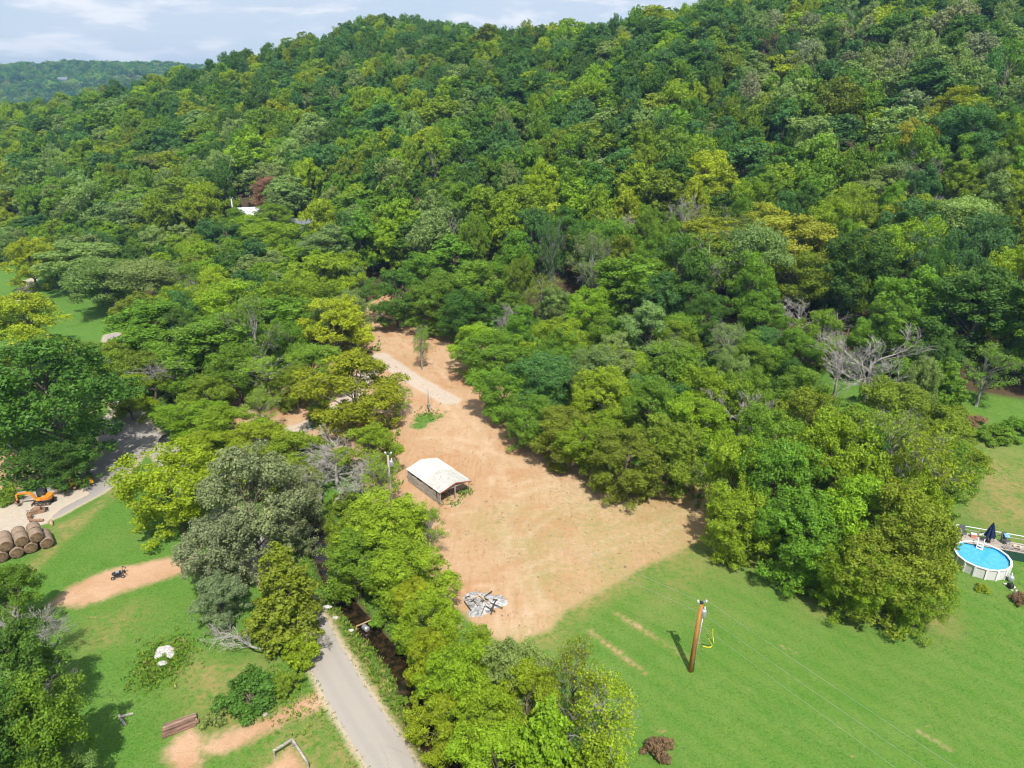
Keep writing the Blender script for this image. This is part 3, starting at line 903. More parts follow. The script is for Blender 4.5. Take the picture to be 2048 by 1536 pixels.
    (1965, 1178, 34, 'shrub', .9, 'yellow', 'small yellowish bush below the pool'), (2044, 1195, 50, 'shrub', 1.6, 'brown', 'brown bush at the photo edge below the pool deck'),
    (1580, 500, 165, 'broad', 17, 'gold', 'large golden yellow tree standing out on the slope'), (1520, 470, 90, 'broad', 16, 'gold', 'smaller golden tree touching the large golden one'), (1410, 360, 160, 'broad', 16, 'yellow', None), (1830, 290, 110, 'broad', 16, 'gold', 'golden yellow tree with flat top high on the slope'),
    (1905, 230, 115, 'broad', 16, 'yellow', None), (1035, 430, 150, 'broad', 17, 'lime', 'broad bright lime tree in the middle of the slope'), (1097, 385, 75, 'tall', 18, 'yellow', 'narrow yellow-green tree beside the broad lime tree of the slope'), (1700, 425, 95, 'broad', 14, 'lime', None),
    (1555, 110, 75, 'rust', 15, None, 'rust-coloured leafless tree highest on the slope'), (1735, 310, 75, 'rust', 13, None, 'rust-coloured leafless tree beside the flat golden tree'), (1255, 465, 95, 'dead', 15, None, 'whitish leafless tree in the middle of the slope'),
    (1070, 500, 65, 'dead', 12, None, 'small grey leafless tree below the broad lime tree of the slope'), (1850, 355, 70, 'dead', 15, None, 'bare tree with pale trunk below the flat golden tree'), (1590, 645, 135, 'dead', 11, None, 'spreading grey leafless tree above the grove'),
    (1900, 430, 110, 'dead', 10, None, 'grey leafless thicket tree high above the pool'), (1190, 560, 30, 'dead', 12, None, 'thin bare snag on the lower slope'), (545, 390, 75, 'broad', 13, 'brown', 'brownish tree beside the half hidden white house'), (350, 335, 130, 'sparse', 15, 'olive', None),
    (1010, 640, 70, 'dead', 9, None, 'leafless tree at the upper end of the clearing'),
    (370, 405, 160, 'broad', 18, 'olive', 'massive olive tree in front of the half hidden white house'), (280, 430, 140, 'broad', 16, 'sage', None), (660, 500, 110, 'tall', 17, 'sage', None), (235, 315, 90, 'broad', 15, 'yellow', None), (440, 470, 100, 'broad', 13, 'blue', None),
    (540, 480, 105, 'broad', 12, 'lime', None), (590, 490, 110, 'broad', 13, 'lime', None),
    (880, 600, 110, 'broad', 13, 'green', None), (790, 590, 110, 'broad', 13, 'dark', None), (840, 560, 110, 'broad', 14, 'green', None),
]

planted = []         # x, y, width, height, kind, tint, label
for px, py, w, kind, h, tint, label in HAND:
    x, y = hit(px, py, h * (.58 if kind != 'shrub' else .45))
    d = project(x, y, Z(x, y) + h * .6)[2]
    planted.append([x, y, w * 1.08 * d / FPX, h, kind, tint, label])

WOOD_R = GP([(930, 640), (985, 700), (1020, 770), (1110, 850), (1210, 925), (1330, 970), (1410, 985), (1450, 1060), (1560, 1110), (1700, 1165), (1860, 1175), (1890, 1100), (1915, 960), (1925, 875), (2200, 850), (2200, 760), (900, 590)])
WOOD_L = GP([(-200, 535), (45, 535), (130, 585), (200, 640), (260, 600), (600, 540), (600, 470), (200, 455), (-200, 440)])
r = np.random.default_rng(77)
cand = []
sp = 7.6
for gx in np.arange(-480, 330, sp):
    for gy in np.arange(60, 520, sp):
        x, y = gx + r.uniform(-.45, .45) * sp, gy + r.uniform(-.45, .45) * sp
        cand.append((x, y))
cand = np.array(cand)
cx, cyy = cand[:, 0], cand[:, 1]
s_, t_ = st(cx, cyy)
ok = (s_ > 3) | (poly_sdf(cx, cyy, WOOD_R) > 1) | (poly_sdf(cx, cyy, WOOD_L) > 0) | (poly_sdf(cx, cyy, VALLEY) > 1)
ok &= (poly_sdf(cx, cyy, CLEAR) < -1.5) | (poly_sdf(cx, cyy, VALLEY) > 3)
ok &= line_dist(cx, cyy, ROAD) > 5
ok &= np.minimum(line_dist(cx, cyy, GRAVEL_DRIVE[0]), line_dist(cx, cyy, GRAVEL_DRIVE[1])) > 6
ok &= poly_sdf(cx, cyy, LAWN) < -1.5
ok &= (s_ < 262)
hz = HT(cx, cyy)
cand, hz, s_ = cand[ok], hz[ok], s_[ok]
HOUSE_AT = [hit(500, 428, 3), hit(610, 447, 4)]
rows = []
for (x, y), z, s in zip(cand, hz, s_):
    px, py, d = project(x, y, z + 10)
    if px < -160 or px > 2210 or py < -140 or d < 20:
        continue
    sparse_zone = .75 if 520 < px < 640 and 740 < py < 860 else 0
    if r.uniform() < sparse_zone:
        continue
    edge = s < 3
    w = 7.0 + 9.5 * r.uniform() ** 1.6 if not edge else r.uniform(6.5, 10.5)
    h = r.uniform(13.5, 20) if not edge else r.uniform(9, 13)
    if any((x - q[0]) ** 2 + (y - q[1]) ** 2 < (.30 * (q[2] + w * .5)) ** 2 for q in planted):
        continue
    if any(abs(x - hx) < 6 and -5 < (y - hy) < 9 or (abs(x - hx * y / hy) < 3.0 and 0 < hy - y < 26) for hx, hy in HOUSE_AT):
        continue
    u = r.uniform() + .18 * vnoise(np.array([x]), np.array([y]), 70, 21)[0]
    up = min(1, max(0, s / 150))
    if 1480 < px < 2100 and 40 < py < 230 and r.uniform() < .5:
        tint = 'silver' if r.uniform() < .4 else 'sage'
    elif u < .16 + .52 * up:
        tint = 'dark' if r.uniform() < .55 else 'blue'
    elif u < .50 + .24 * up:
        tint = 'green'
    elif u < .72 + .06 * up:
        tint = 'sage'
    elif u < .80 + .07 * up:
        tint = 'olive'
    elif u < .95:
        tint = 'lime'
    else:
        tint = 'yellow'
    kind = r.choice(['broad', 'tall', 'feather', 'sparse'], p=[.50, .31, .10, .09])
    if r.uniform() < .03:
        kind = 'dead'
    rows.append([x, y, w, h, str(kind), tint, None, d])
rows.sort(key=lambda q: q[7])
n_ind = 296 - sum(1 for q in planted if q[4] != 'shrub')
near, rest = rows[:n_ind], [q for q in rows[n_ind:] if q[4] != 'dead']
planted += [q[:7] for q in near]

LANDMARK = [('open shed', 870, 955), ('burn pile', 965, 1205), ('orange utility pole', 1390, 1270), ('round pool', 1965, 1120), ('orange excavator', 85, 990), ('hay bales', 50, 1080), ('large golden tree', 1580, 500),
            ('whitish leafless tree', 1255, 465), ('half hidden white house', 500, 428), ('brick chimney', 612, 435), ('flat golden tree', 1830, 290), ('broad lime slope tree', 1035, 430),
            ('highest rust-coloured tree', 1555, 110), ('short service pole', 857, 800), ('tall bare pale tree', 1745, 735), ('black car', 350, 878), ('far grassy field', 130, 620), ('spreading leafless tree', 1590, 645),
            ('massive olive tree', 370, 405), ('high grey thicket', 1900, 430), ('thin bare snag', 1190, 560), ('tall thin tree', 510, 680), ('bright drive-side tree', 700, 778), ('clearing top', 810, 650)]
ORD = ['nearest', 'second nearest', 'third nearest', 'fourth nearest', 'fifth nearest', 'sixth nearest', 'seventh nearest', 'eighth nearest', 'ninth nearest', 'tenth nearest', 'eleventh nearest', 'twelfth nearest', 'thirteenth nearest', 'fourteenth nearest', 'fifteenth nearest', 'sixteenth nearest', 'seventeenth nearest', 'eighteenth nearest']
WHAT = {'broad': 'broadleaf tree', 'tall': 'tall tree', 'feather': 'feathery tree', 'sparse': 'thin tree', 'cedar': 'cedar', 'shrub': 'bush', 'dead': 'leafless tree'}
spots = {}
for i, q in enumerate(planted):
    if q[6] is None:
        px, py, d = project(q[0], q[1], Z(q[0], q[1]) + q[3] * .6)
        k = min(range(len(LANDMARK)), key=lambda j: math.hypot(px - LANDMARK[j][1], py - LANDMARK[j][2]))
        dx, dy = px - LANDMARK[k][1], py - LANDMARK[k][2]
        way = ('to the right of' if dx > 0 else 'to the left of') if abs(dx) > abs(dy) else ('below' if dy > 0 else 'above')
        look = CNAME[q[5]] + ' ' + WHAT[q[4]] if q[4] != 'dead' else 'bare grey leafless tree'
        spots.setdefault((k, way, look), []).append((math.hypot(dx, dy), i))
for (k, way, look), lst in spots.items():
    lst.sort()
    for n, (_, i) in enumerate(lst):
        planted[i][6] = look + (', ' + ORD[n] + '' if len(lst) > 1 else '') + ' ' + way + ' the ' + LANDMARK[k][0]
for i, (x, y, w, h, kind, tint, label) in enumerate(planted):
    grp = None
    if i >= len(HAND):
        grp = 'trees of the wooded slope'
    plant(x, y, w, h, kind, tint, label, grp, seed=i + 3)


def scatter(name, pts, meshes, label, kind_label, tints, scl, rot, pick):
    """a mass of far trees: one object, copies of a few meshes on its points"""
    me = bpy.data.meshes.new(name)
    me.from_pydata([tuple(p) for p in pts], [], [])
    n = len(pts)
    for an, ty, vals, key in (('tint', 'FLOAT_VECTOR', np.array(tints, np.float32).ravel(), 'vector'), ('scl', 'FLOAT_VECTOR', np.array(scl, np.float32).ravel(), 'vector'),
                              ('rot', 'FLOAT', np.array(rot, np.float32), 'value'), ('pick', 'INT', np.array(pick, np.int32), 'value')):
        me.attributes.new(an, ty, 'POINT').data.foreach_set(key, vals)
    col = bpy.data.collections.new(name + '_kinds')
    for k, m_ in enumerate(meshes):
        col.objects.link(bpy.data.objects.new('%s_kind_%02d' % (name, k), m_))
    g = bpy.data.node_groups.new(name, 'GeometryNodeTree')
    g.interface.new_socket('Geometry', in_out='INPUT', socket_type='NodeSocketGeometry')
    g.interface.new_socket('Geometry', in_out='OUTPUT', socket_type='NodeSocketGeometry')
    L = g.links.new
    gi, go = g.nodes.new('NodeGroupInput'), g.nodes.new('NodeGroupOutput')
    ci = g.nodes.new('GeometryNodeCollectionInfo')
    ci.inputs['Collection'].default_value = col
    ci.inputs['Separate Children'].default_value = True
    ci.inputs['Reset Children'].default_value = True
    ip = g.nodes.new('GeometryNodeInstanceOnPoints')
    ip.inputs['Pick Instance'].default_value = True

    def na(nm, ty):
        a = g.nodes.new('GeometryNodeInputNamedAttribute')
        a.data_type = ty
        a.inputs['Name'].default_value = nm
        return a.outputs['Attribute']
    cmb = g.nodes.new('ShaderNodeCombineXYZ')
    L(na('rot', 'FLOAT'), cmb.inputs[2])
    e2r = g.nodes.new('FunctionNodeEulerToRotation')
    L(cmb.outputs[0], e2r.inputs[0])
    L(gi.outputs[0], ip.inputs['Points'])
    L(ci.outputs[0], ip.inputs['Instance'])
    L(na('pick', 'INT'), ip.inputs['Instance Index'])
    L(e2r.outputs[0], ip.inputs['Rotation'])
    L(na('scl', 'FLOAT_VECTOR'), ip.inputs['Scale'])
    L(ip.outputs[0], go.inputs[0])
    o = put(name, me)
    o.modifiers.new('scatter', 'NODES').node_group = g
    return tag(o, label, kind_label, kind='stuff')


meshes = MID['broad'] + MID['tall'] + MID['feather'] + MID['sparse']
ki = {'broad': 0, 'tall': 3, 'feather': 6, 'sparse': 9}
pts, tints, scl, rot, pick = [], [], [], [], []
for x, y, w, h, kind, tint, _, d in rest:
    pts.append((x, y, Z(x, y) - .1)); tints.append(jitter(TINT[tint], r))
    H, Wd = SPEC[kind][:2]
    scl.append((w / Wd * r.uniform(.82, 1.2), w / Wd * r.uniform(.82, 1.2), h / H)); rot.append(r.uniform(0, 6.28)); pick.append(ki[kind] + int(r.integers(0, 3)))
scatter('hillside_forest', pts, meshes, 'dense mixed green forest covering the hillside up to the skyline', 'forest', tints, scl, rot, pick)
print('individual', len(planted), 'mass', len(pts))

fx, fy = [], []
for gy in np.arange(1050, 1960, 10.5):
    for gx in np.arange(-1750, -250, 10.5):
        x, y = gx + r.uniform(-4, 4), gy + r.uniform(-4, 4)
        if -.82 < x / y < -.30:
            fx.append(x); fy.append(y)
fx, fy = np.array(fx), np.array(fy)
keep = vnoise(fx, fy, 160, 31) > -.42
fx, fy = fx[keep], fy[keep]
fz = HT(fx, fy)
n = len(fx)
ft = [jitter(TINT[k], r, .25) for k in r.choice(['green', 'dark', 'blue', 'sage', 'lime'], n, p=[.34, .3, .18, .1, .08])]
sc = r.uniform(.75, 1.3, (n, 1)) * np.array([[1, 1, 1]])
scatter('distant_forest', np.stack([fx, fy, fz], 1), [FAR], 'hazy forest on the distant hill beyond the ridge', 'forest', ft, sc, r.uniform(0, 6.28, n), np.zeros(n))
print('far', n)


# ------------------------------------------------------------------ built things
M_ROOF_W = mat('old_white_roof_sheet', (.62, .59, .51), .55, var=.12, scale=2.5, spec=.3)
M_ROOF_G = mat('weathered_roof_sheet', (.49, .47, .42), .6, var=.2, scale=3.0)
M_RED = mat('red_trim', (.36, .10, .07), .6)
M_GREYWOOD = mat('grey_weathered_wood', (.37, .335, .29), .85, var=.35, scale=8, stretch=(.15, 1, 1), bump=.01)
M_WOOD = mat('pale_board', (.46, .34, .21), .8, var=.3, scale=7, stretch=(.15, 1, 1), bump=.01)
M_STEEL = mat('galvanised_steel', (.52, .54, .56), .4, .6, var=.12)
M_WHITE = mat('white_plastic', (.74, .75, .75), .4, var=.05)
M_POLE = mat('treated_pole', (.43, .185, .045), .75, var=.3, scale=5, stretch=(1, 1, .1), bump=.01)
M_POLE_G = mat('old_grey_pole', (.40, .36, .31), .85, var=.25, scale=5, stretch=(1, 1, .1))
M_HAY = mat('hay', (.29, .215, .15), .95, var=.35, scale=14, bump=.05, stretch=(1, 6, 6))
M_HAYEND = mat('hay_end', (.17, .11, .06), .95, var=.45, scale=9, bump=.05)
M_ORANGE = mat('machine_orange', (.70, .24, .025), .5, var=.25, scale=3, spec=.4)
M_YELLOW = mat('machine_yellow', (.70, .42, .03), .45, var=.15)
M_BLACK = mat('black_steel', (.028, .028, .03), .5, var=.3)
M_RUBBER = mat('dusty_rubber', (.06, .055, .05), .85, var=.35)
M_GLASS = mat('dark_glass', (.03, .05, .045), .08, var=.1, spec=.6)
M_RUST = mat('rusty_steel', (.27, .165, .10), .8, var=.35)
M_STONE = mat('pale_stone', (.52, .50, .46), .85, var=.25, scale=4, bump=.03)
M_ASH = mat('ash', (.40, .39, .38), .95, var=.42, scale=5, bump=.06)
M_CHAR = mat('charred_wood', (.055, .05, .045), .9, var=.4)
M_NAVY = mat('navy_canvas', (.012, .022, .07), .75, var=.2)
M_GREYFAB = mat('grey_mesh_fabric', (.10, .10, .11), .8, var=.2)
M_BRICK = mat('chimney_brick', (.33, .10, .07), .85, var=.25, scale=12)
M_SLATE = mat('grey_shingle', (.16, .17, .19), .8, var=.2)
M_CAR = mat('black_car_paint', (.012, .012, .014), .18, var=.1, spec=.6)
M_DECK = mat('deck_board', (.40, .345, .29), .8, var=.22, scale=6, stretch=(.2, 1, 1))
M_BLUE = mat('blue_plastic', (.16, .34, .62), .5)
M_PINK = mat('faded_red_plastic', (.62, .22, .15), .5)


def P3(px, py, h=0.0):
    x, y = hit(px, py, h)
    return Vector((x, y, Z(x, y)))


# --- open shed
A, B, Lb = (Vector(G(*p)).to_3d() for p in ((878, 1011), (932, 991), (811, 958)))
A = A + (B - A) * .06; ax = (Lb - A).normalized(); wl, ln = (B - A).length, (Lb - A).length
ay = Vector((-ax.y, ax.x, 0)) * (1 if (B - A).dot(Vector((-ax.y, ax.x, 0))) > 0 else -1)
wl = 4.7; ln *= .9
shed = empty('open_shed', (A + ax * ln / 2 + ay * wl / 2) + Vector((0, 0, Z(A.x, A.y))), math.atan2(ax.y, ax.x))
tag(shed, 'open pole shed with pale corrugated metal roof standing on the dirt clearing', 'shed')
sg = 1 if ay.dot(Vector((-math.sin(shed.rotation_euler.z), math.cos(shed.rotation_euler.z), 0))) > 0 else -1
EH, RH, OV = 2.05, 2.6, .22
hw, hl = wl / 2 + OV, ln / 2 + OV


def corrugated(x0, x1, side, lift):
    b = MB()
    n = int((x1 - x0) / .12)
    v, f = [], []
    for i in range(n + 1):
        x = x0 + (x1 - x0) * i / n
        dz = .028 if i % 2 else 0.0
        v += [(x, 0, RH + dz + lift), (x, side * hw, EH - .1 + dz + lift)]
        if i:
            f.append((2 * i - 2, 2 * i - 1, 2 * i + 1, 2 * i))
    nv = len(v)
    v += [(a, c, e - .012) for a, c, e in v]
    f += [tuple(reversed([j + nv for j in q])) for q in f]
    return b.add(v, f)


for side in (-1, 1):
    corrugated(-.05, hl, side, .03).build('roof_sheet', M_ROOF_W, shed)['label'] = 'whiter roof half'
    corrugated(-hl, .05, side, 0).build('roof_sheet', M_ROOF_G, shed)['label'] = 'greyer weathered roof half'
MB().tube([(-hl, 0, RH + .05), (hl, 0, RH + .05)], .05, 6).build('ridge_cap', M_ROOF_W, shed)
for x in (-ln / 2, 0.0, ln / 2):
    for yy in (-wl / 2, 0, wl / 2):
        if x == 0.0 and yy == 0:
            continue
        top = EH - .05 if yy else RH - .15
        MB().box((x, yy, top / 2 - .1), (.13, .13, top + .2)).build('post', M_GREYWOOD, shed)
    for s2 in (-1, 1):
        MB().bar((x, s2 * wl / 2, EH - .05), (x, 0, RH - .1), .08, .12).build('rafter', M_GREYWOOD, shed)
    MB().bar((x, -wl / 2, EH - .12), (x, wl / 2, EH - .12), .08, .14).build('tie_beam', M_GREYWOOD, shed)
for s2 in (-1, 1):
    MB().bar((-ln / 2, s2 * wl / 2, EH - .16), (ln / 2, s2 * wl / 2, EH - .16), .1, .16).build('plate_beam', M_GREYWOOD, shed)
    MB().bar((-hl - .03, s2 * hw, EH - .16), (-hl - .03, 0, RH - .04), .05, .11).build('fascia', M_RED, shed)
left_side = -sg
k = 0
xx = -ln / 2 + .15
rs = random.Random(4)
while xx < ln / 2:
    if not (ln * .06 < xx + ln / 2 < ln * .10):
        hgt = EH - .25 - rs.uniform(0, .35)
        MB().box((xx, left_side * (wl / 2 + .09), hgt / 2 - .05), (.24, .03, hgt)).build('wall_board', M_GREYWOOD, shed)
    xx += .27
xx = -wl / 2 + .2
while xx < wl / 2:
    MB().box((ln / 2 + .09, xx, .95), (.03, .26, 1.9 + rs.uniform(-.2, .2))).build('wall_board', M_GREYWOOD, shed)
    xx += .29

# --- utility poles and wires
MAIN = Vector((*G(1380, 1342), 0)); MAIN.z = Z(MAIN.x, MAIN.y)
lean = Vector((.28, .05, 0))


def utility_pole(base, h, rad, m, label, top_shift=Vector(), gear=True, transformer=None):
    root = empty('utility_pole', base)
    tag(root, label, 'utility pole')
    MB().tube([(0, 0, -.8), top_shift * .5 + Vector((0, 0, h * .5)), top_shift + Vector((0, 0, h))], [rad * 1.15, rad, rad * .78], 12).build('pole', m, root, True)
    t = top_shift + Vector((0, 0, h))
    if gear:
        br = MB().bar(t + Vector((-.35, 0, -.12)), t + Vector((.45, .1, .02)), .07, .07).build('bracket', M_STEEL, root)
        for dx in (-.32, .42):
            MB().lathe([(.03, 0), (.09, .05), (.06, .1), (.11, .16), (.07, .22), (.03, .28)], 10, t + Vector((dx, .03, -.06))).build('insulator', M_WHITE, root, True)
        MB().lathe([(rad * .85, -.14), (rad * .85, .02), (.02, .06)], 10, t).build('pole_cap', M_BLACK, root)
    if transformer:
        tz, sx_ = transformer
        c_ = top_shift * (tz / h) + Vector((sx_, .05, tz))
        tr = MB().lathe([(.05, -.42), (.23, -.40), (.25, -.35), (.25, .3), (.22, .36), (.06, .40)], 14, c_).build('transformer', M_STEEL, root, True)
        MB().lathe([(.05, .38), (.08, .46), (.05, .52), (.08, .6), (.03, .7)], 8, c_ + Vector((.06, 0, 0))).build('bushing', M_WHITE, tr, True)
        MB().bar(c_ - Vector((sx_, 0, -.1)), c_ - Vector((sx_ * .4, 0, -.1)), .05, .06).build('mount', M_BLACK, tr)
    return root


mp = utility_pole(MAIN, 8.0, .20, M_POLE, 'orange-brown wooden utility pole with white transformer standing alone on the lawn', lean, True, (6.75, .36))
MB().tube([(.27, -.12, -.1), (.36, -.1, 3.0), (.50, -.08, 6.2)], .05, 8).build('conduit', M_STEEL, mp, True)
for z in (1.2, 3.4, 5.0):
    MB().box((.25 + z * .035, -.08, z), (.26, .06, .06)).build('conduit_strap', M_STEEL, mp)
SHP = P3(785, 1032)
utility_pole(SHP, 9.0, .15, M_POLE_G, 'pale grey utility pole with white transformer beside the shed', Vector((0, 0, 0)), True, (7.6, .34))
CLP = P3(858, 826)
sp_ = empty('service_pole', CLP)
tag(sp_, 'short grey service pole with meter box by the gravel drive', 'utility pole')
MB().tube([(0, 0, -.4), (-.1, 0, 4.4)], [.12, .09], 10).build('pole', M_POLE_G, sp_, True)
mbx = MB().box((.12, -.16, 1.25), (.42, .22, .62)).build('meter_box', M_STEEL, sp_, bevel=.02)
MB().lathe([(.1, 0), (.1, .08), (.06, .12)], 10, (0, 0, 0)).build('meter_dial', M_GLASS, mbx).location = (.12, -.29, 1.35)
MB().tube([(.12, -.12, 1.5), (.05, -.1, 4.2)], .03, 6).build('conduit', M_STEEL, sp_)
FARP = P3(464, 410, 8)
utility_pole(FARP, 10, .2, mat('pale_pole', (.62, .6, .57), .8), 'pale utility pole beside the half hidden white house', Vector(), True)
OFFP = Vector((41.0, 19.0, Z(41, 19)))
utility_pole(OFFP, 8.3, .18, M_POLE, 'wooden utility pole at the near end of the lawn wires', Vector(), True)
M_WIRE = mat('aluminium_wire', (.30, .31, .31), .4, .5, var=.05)


def wire(a, b, sag, label, rad=.011):
    a, b = Vector(a), Vector(b)
    pts = [a.lerp(b, i / 24) - Vector((0, 0, sag * 4 * (i / 24) * (1 - i / 24))) for i in range(25)]
    tag(MB().tube(pts, rad, 4).build('power_line', M_WIRE), label, 'power line')


tm = MAIN + lean + Vector((0, 0, 8.2))
wire(tm + Vector((-.32, 0, 0)), SHP + Vector((0, 0, 9.15)), .5, 'upper wire from the orange utility pole to the shed pole')
wire(MAIN + Vector((.2, 0, 6.9)), SHP + Vector((0, 0, 7.9)), .5, 'lower wire from the orange utility pole to the shed pole')
wire(tm + Vector((.42, 0, 0)), OFFP + Vector((.1, 0, 8.45)), .35, 'upper wire from the orange utility pole across the lawn to the photo bottom')
wire(MAIN + Vector((.3, 0, 6.9)), OFFP + Vector((-.1, 0, 7.1)), .4, 'middle wire from the orange utility pole across the lawn')
wire(MAIN + Vector((.2, 0, 5.7)), OFFP + Vector((-.2, 0, 5.2)), .5, 'lowest wire from the orange utility pole across the lawn')
wire(SHP + Vector((0, 0, 8.4)), CLP + Vector((-.1, 0, 4.4)), .6, 'wire from the shed pole to the short service pole', .009)
GUY = P3(1424, 1292)
gy_ = empty('guy_wire', GUY); tag(gy_, 'yellow guy wire guards at the foot of the orange utility pole stay', 'guy wire')
gdir = (MAIN + Vector((.22, 0, 6.2))) - GUY
M_GUARD = mat('yellow_guard', (.72, .62, .03), .5)
MB().tube([(0, 0, -.1), gdir], .011, 4).build('stay_wire', M_WIRE, gy_)
MB().tube([gdir * .02, gdir * .28], .05, 6).build('guard', M_GUARD, gy_)
MB().tube([(.25, .3, .05), (.1, .5, .9), (.05, .55, 1.6)], .04, 6).build('guard', M_GUARD, gy_)
MB().tube([(-.9, -.1, .06), (-.6, -.28, .08), (-.2, -.25, .08), (0, 0, .1)], .05, 6).build('fallen_guard', M_GUARD, gy_)

# --- burn pile
bp = P3(966, 1210)
bpile = empty('burn_pile', bp); tag(bpile, 'burnt-out bonfire with grey ash and charred boards on the dirt', 'burn pile')
v, f = [(0, 0, .22)], []
NR, NA = 6, 28
rs = random.Random(9)
ra = [1 + .22 * math.sin(3 * a * 6.28 / NA + 1) + rs.uniform(-.12, .12) for a in range(NA)]
for i in range(1, NR + 1):
    for a in range(NA):
        q = 6.28319 * a / NA
        rr_ = i / NR * ra[a]
        v.append((2.35 * rr_ * math.cos(q), 1.95 * rr_ * math.sin(q), max(-.06, .26 * (1 - (i / NR) ** 2) + rs.uniform(-.08, .10) - (.1 if i == NR else 0))))
for a in range(NA):
    f.append((0, 1 + a, 1 + (a + 1) % NA))
for i in range(NR - 1):
    for a in range(NA):
        b_ = 1 + i * NA
        f.append((b_ + a, b_ + NA + a, b_ + NA + (a + 1) % NA, b_ + (a + 1) % NA))
MB().add(v, f).build('ash_mound', M_ASH, bpile, True)
for k in range(26):
    a, d = rs.uniform(0, 6.28), rs.uniform(0, 1.9)
    L_, az = rs.uniform(.5, 1.7), rs.uniform(0, 6.28)
    c_ = Vector((d * math.cos(a), d * .8 * math.sin(a), .22 + rs.uniform(0, .12)))
    e_ = Vector((math.cos(az), math.sin(az), rs.uniform(-.08, .12))) * L_ / 2
    MB().bar(c_ - e_, c_ + e_, rs.uniform(.06, .16), rs.uniform(.04, .08)).build('burnt_board', M_CHAR if k % 3 else M_GREYWOOD, bpile)
MB().bar((-.6, .9, .5), (.7, -.7, .32), .12, .05).build('fresh_board', M_WOOD, bpile)
MB().bar((-1.2, .35, .3), (-.2, .65, .45), .11, .05).build('fresh_board', M_WOOD, bpile)

# --- hay bales
hb0, hb1 = Vector(G(4, 1120)).to_3d(), Vector(G(92, 1092)).to_3d()
row = (hb1 - hb0).normalized()
back = Vector((-row.y, row.x, 0))
back = back if back.y > 0 else -back
BR = .72


def bale_mesh(seed):
    n, rs = 26, random.Random(seed)
    b = MB()
    prof = [(.0, -.70), (.55, -.72), (.67, -.70), (BR, -.62), (BR * 1.01, -.2), (BR, .2), (BR, .62), (.67, .70), (.55, .72), (.0, .70)]
    v, f = [], []
    for r_, x in prof:
        for k in range(n):
            a = 6.28319 * k / n
            rr_ = r_ * (1 + rs.uniform(-.015, .015)) * (1 - .07 * max(0, -math.sin(a)))
            v.append((x + rs.uniform(-.012, .012), rr_ * math.cos(a), rr_ * math.sin(a)))
    for i in range(len(prof) - 1):
        for k in range(n):
            f.append((i * n + k, i * n + (k + 1) % n, (i + 1) * n + (k + 1) % n, (i + 1) * n + k))
    me = b.add(v, f).mesh('bale_body', M_HAY, True)
    me.materials.append(M_HAYEND)
    mi = [1 if (q // n) in (0, 1, 7, 8) else 0 for q in range(len(f))]
    me.polygons.foreach_set('material_index', mi)
    return me


bms = [bale_mesh(k) for k in range(3)]
yaw = math.atan2(back.y, back.x)
names = ['leftmost', 'second from the left', 'third from the left', 'rightmost']
for rowi, (off, zz_, cnt, txt) in enumerate(((0.0, .68, 4, 'front bottom'), (1.5, .68, 4, 'back bottom'), (.15, 1.86, 3, 'front upper'), (1.62, 1.86, 3, 'back upper'))):
    for k in range(cnt):
        p = hb0 + row * ((k + (.5 if zz_ > 1 else 0)) * 1.5 + rs.uniform(-.04, .04)) + back * (off + rs.uniform(-.12, .12))
        o = put('hay_bale', bms[(k + rowi) % 3])
        o.location = (p.x, p.y, Z(p.x, p.y) + zz_)
        o.rotation_euler = (rs.uniform(-.6, .6), 0, yaw + math.pi + rs.uniform(-.06, .06))
        which = names[k] if cnt == 4 else ['leftmost', 'middle', 'rightmost'][k]
        tag(o, 'round hay bale, %s in the %s row of the stack' % (which, txt), 'hay bale', 'hay bales stacked beside the gravel pad')

# --- excavator
ex = empty('excavator', P3(90, 1006), math.pi + .18)
ex.scale = (.72, .72, .72)
tag(ex, 'orange tracked mini excavator with black cab parked on the gravel pad', 'excavator')


def track(y, parent, L_=2.6, h=.62, w=.42):
    t = MB()
    prof = [(math.cos(a) * h / 2 + sx_ * (L_ / 2 - h / 2), math.sin(a) * h / 2 + h / 2) for sx_, a0 in ((1, -90), (-1, 90)) for a in [R(a0 + 22.5 * i) for i in range(9)]]
    n = len(prof)
    t.add([(x, y - w / 2, z) for x, z in prof] + [(x, y + w / 2, z) for x, z in prof], [tuple(range(n)), tuple(range(2 * n - 1, n - 1, -1))] + [(i, n + i, n + (i + 1) % n, (i + 1) % n) for i in range(n)])
    o = t.build('track', M_RUBBER, parent)
    for x in (-.95, -.35, .3, .95):
        for sy in (-1, 1):
            MB().tube([(x, y + sy * (w / 2 - .02), h / 2), (x, y + sy * (w / 2 + .03), h / 2)], .2 if abs(x) > .9 else .13, 10).build('roller', M_RUST, o)
    return o


for y in (-.85, .85):
    track(y, ex)
MB().box((0, 0, .42), (1.3, 1.3, .3)).build('undercarriage', M_BLACK, ex)
MB().tube([(0, 0, .5), (0, 0, .75)], .5, 14).build('slew_ring', M_BLACK, ex)
bl = MB()
bl.prism([(1.72, -1.1), (1.82, -1.1), (1.82, 1.1), (1.72, 1.1)], .05, .5)
bld = bl.build('dozer_blade', M_RUST, ex)
for y in (-.45, .45):
    MB().bar((.6, y, .35), (1.74, y, .3), .1, .12).build('blade_arm', M_BLACK, bld)
body = MB()
outline = [(.95, -1.05), (.95, .05), (.1, .15), (.1, 1.05), (-1.1, 1.05), (-1.45, .75), (-1.6, .3), (-1.6, -.3), (-1.45, -.75), (-1.1, -1.05)]
body.prism(outline, .75, 1.0)
body.build('deck', M_BLACK, ex)
hood = MB()
hood.prism([(.1, .2), (.1, 1.02), (-1.1, 1.02), (-1.45, .72), (-1.58, .3), (-1.58, -.3), (-1.45, -.72), (-1.1, -1.02), (-.42, -1.02), (-.42, .2)], 1.0, 1.72)
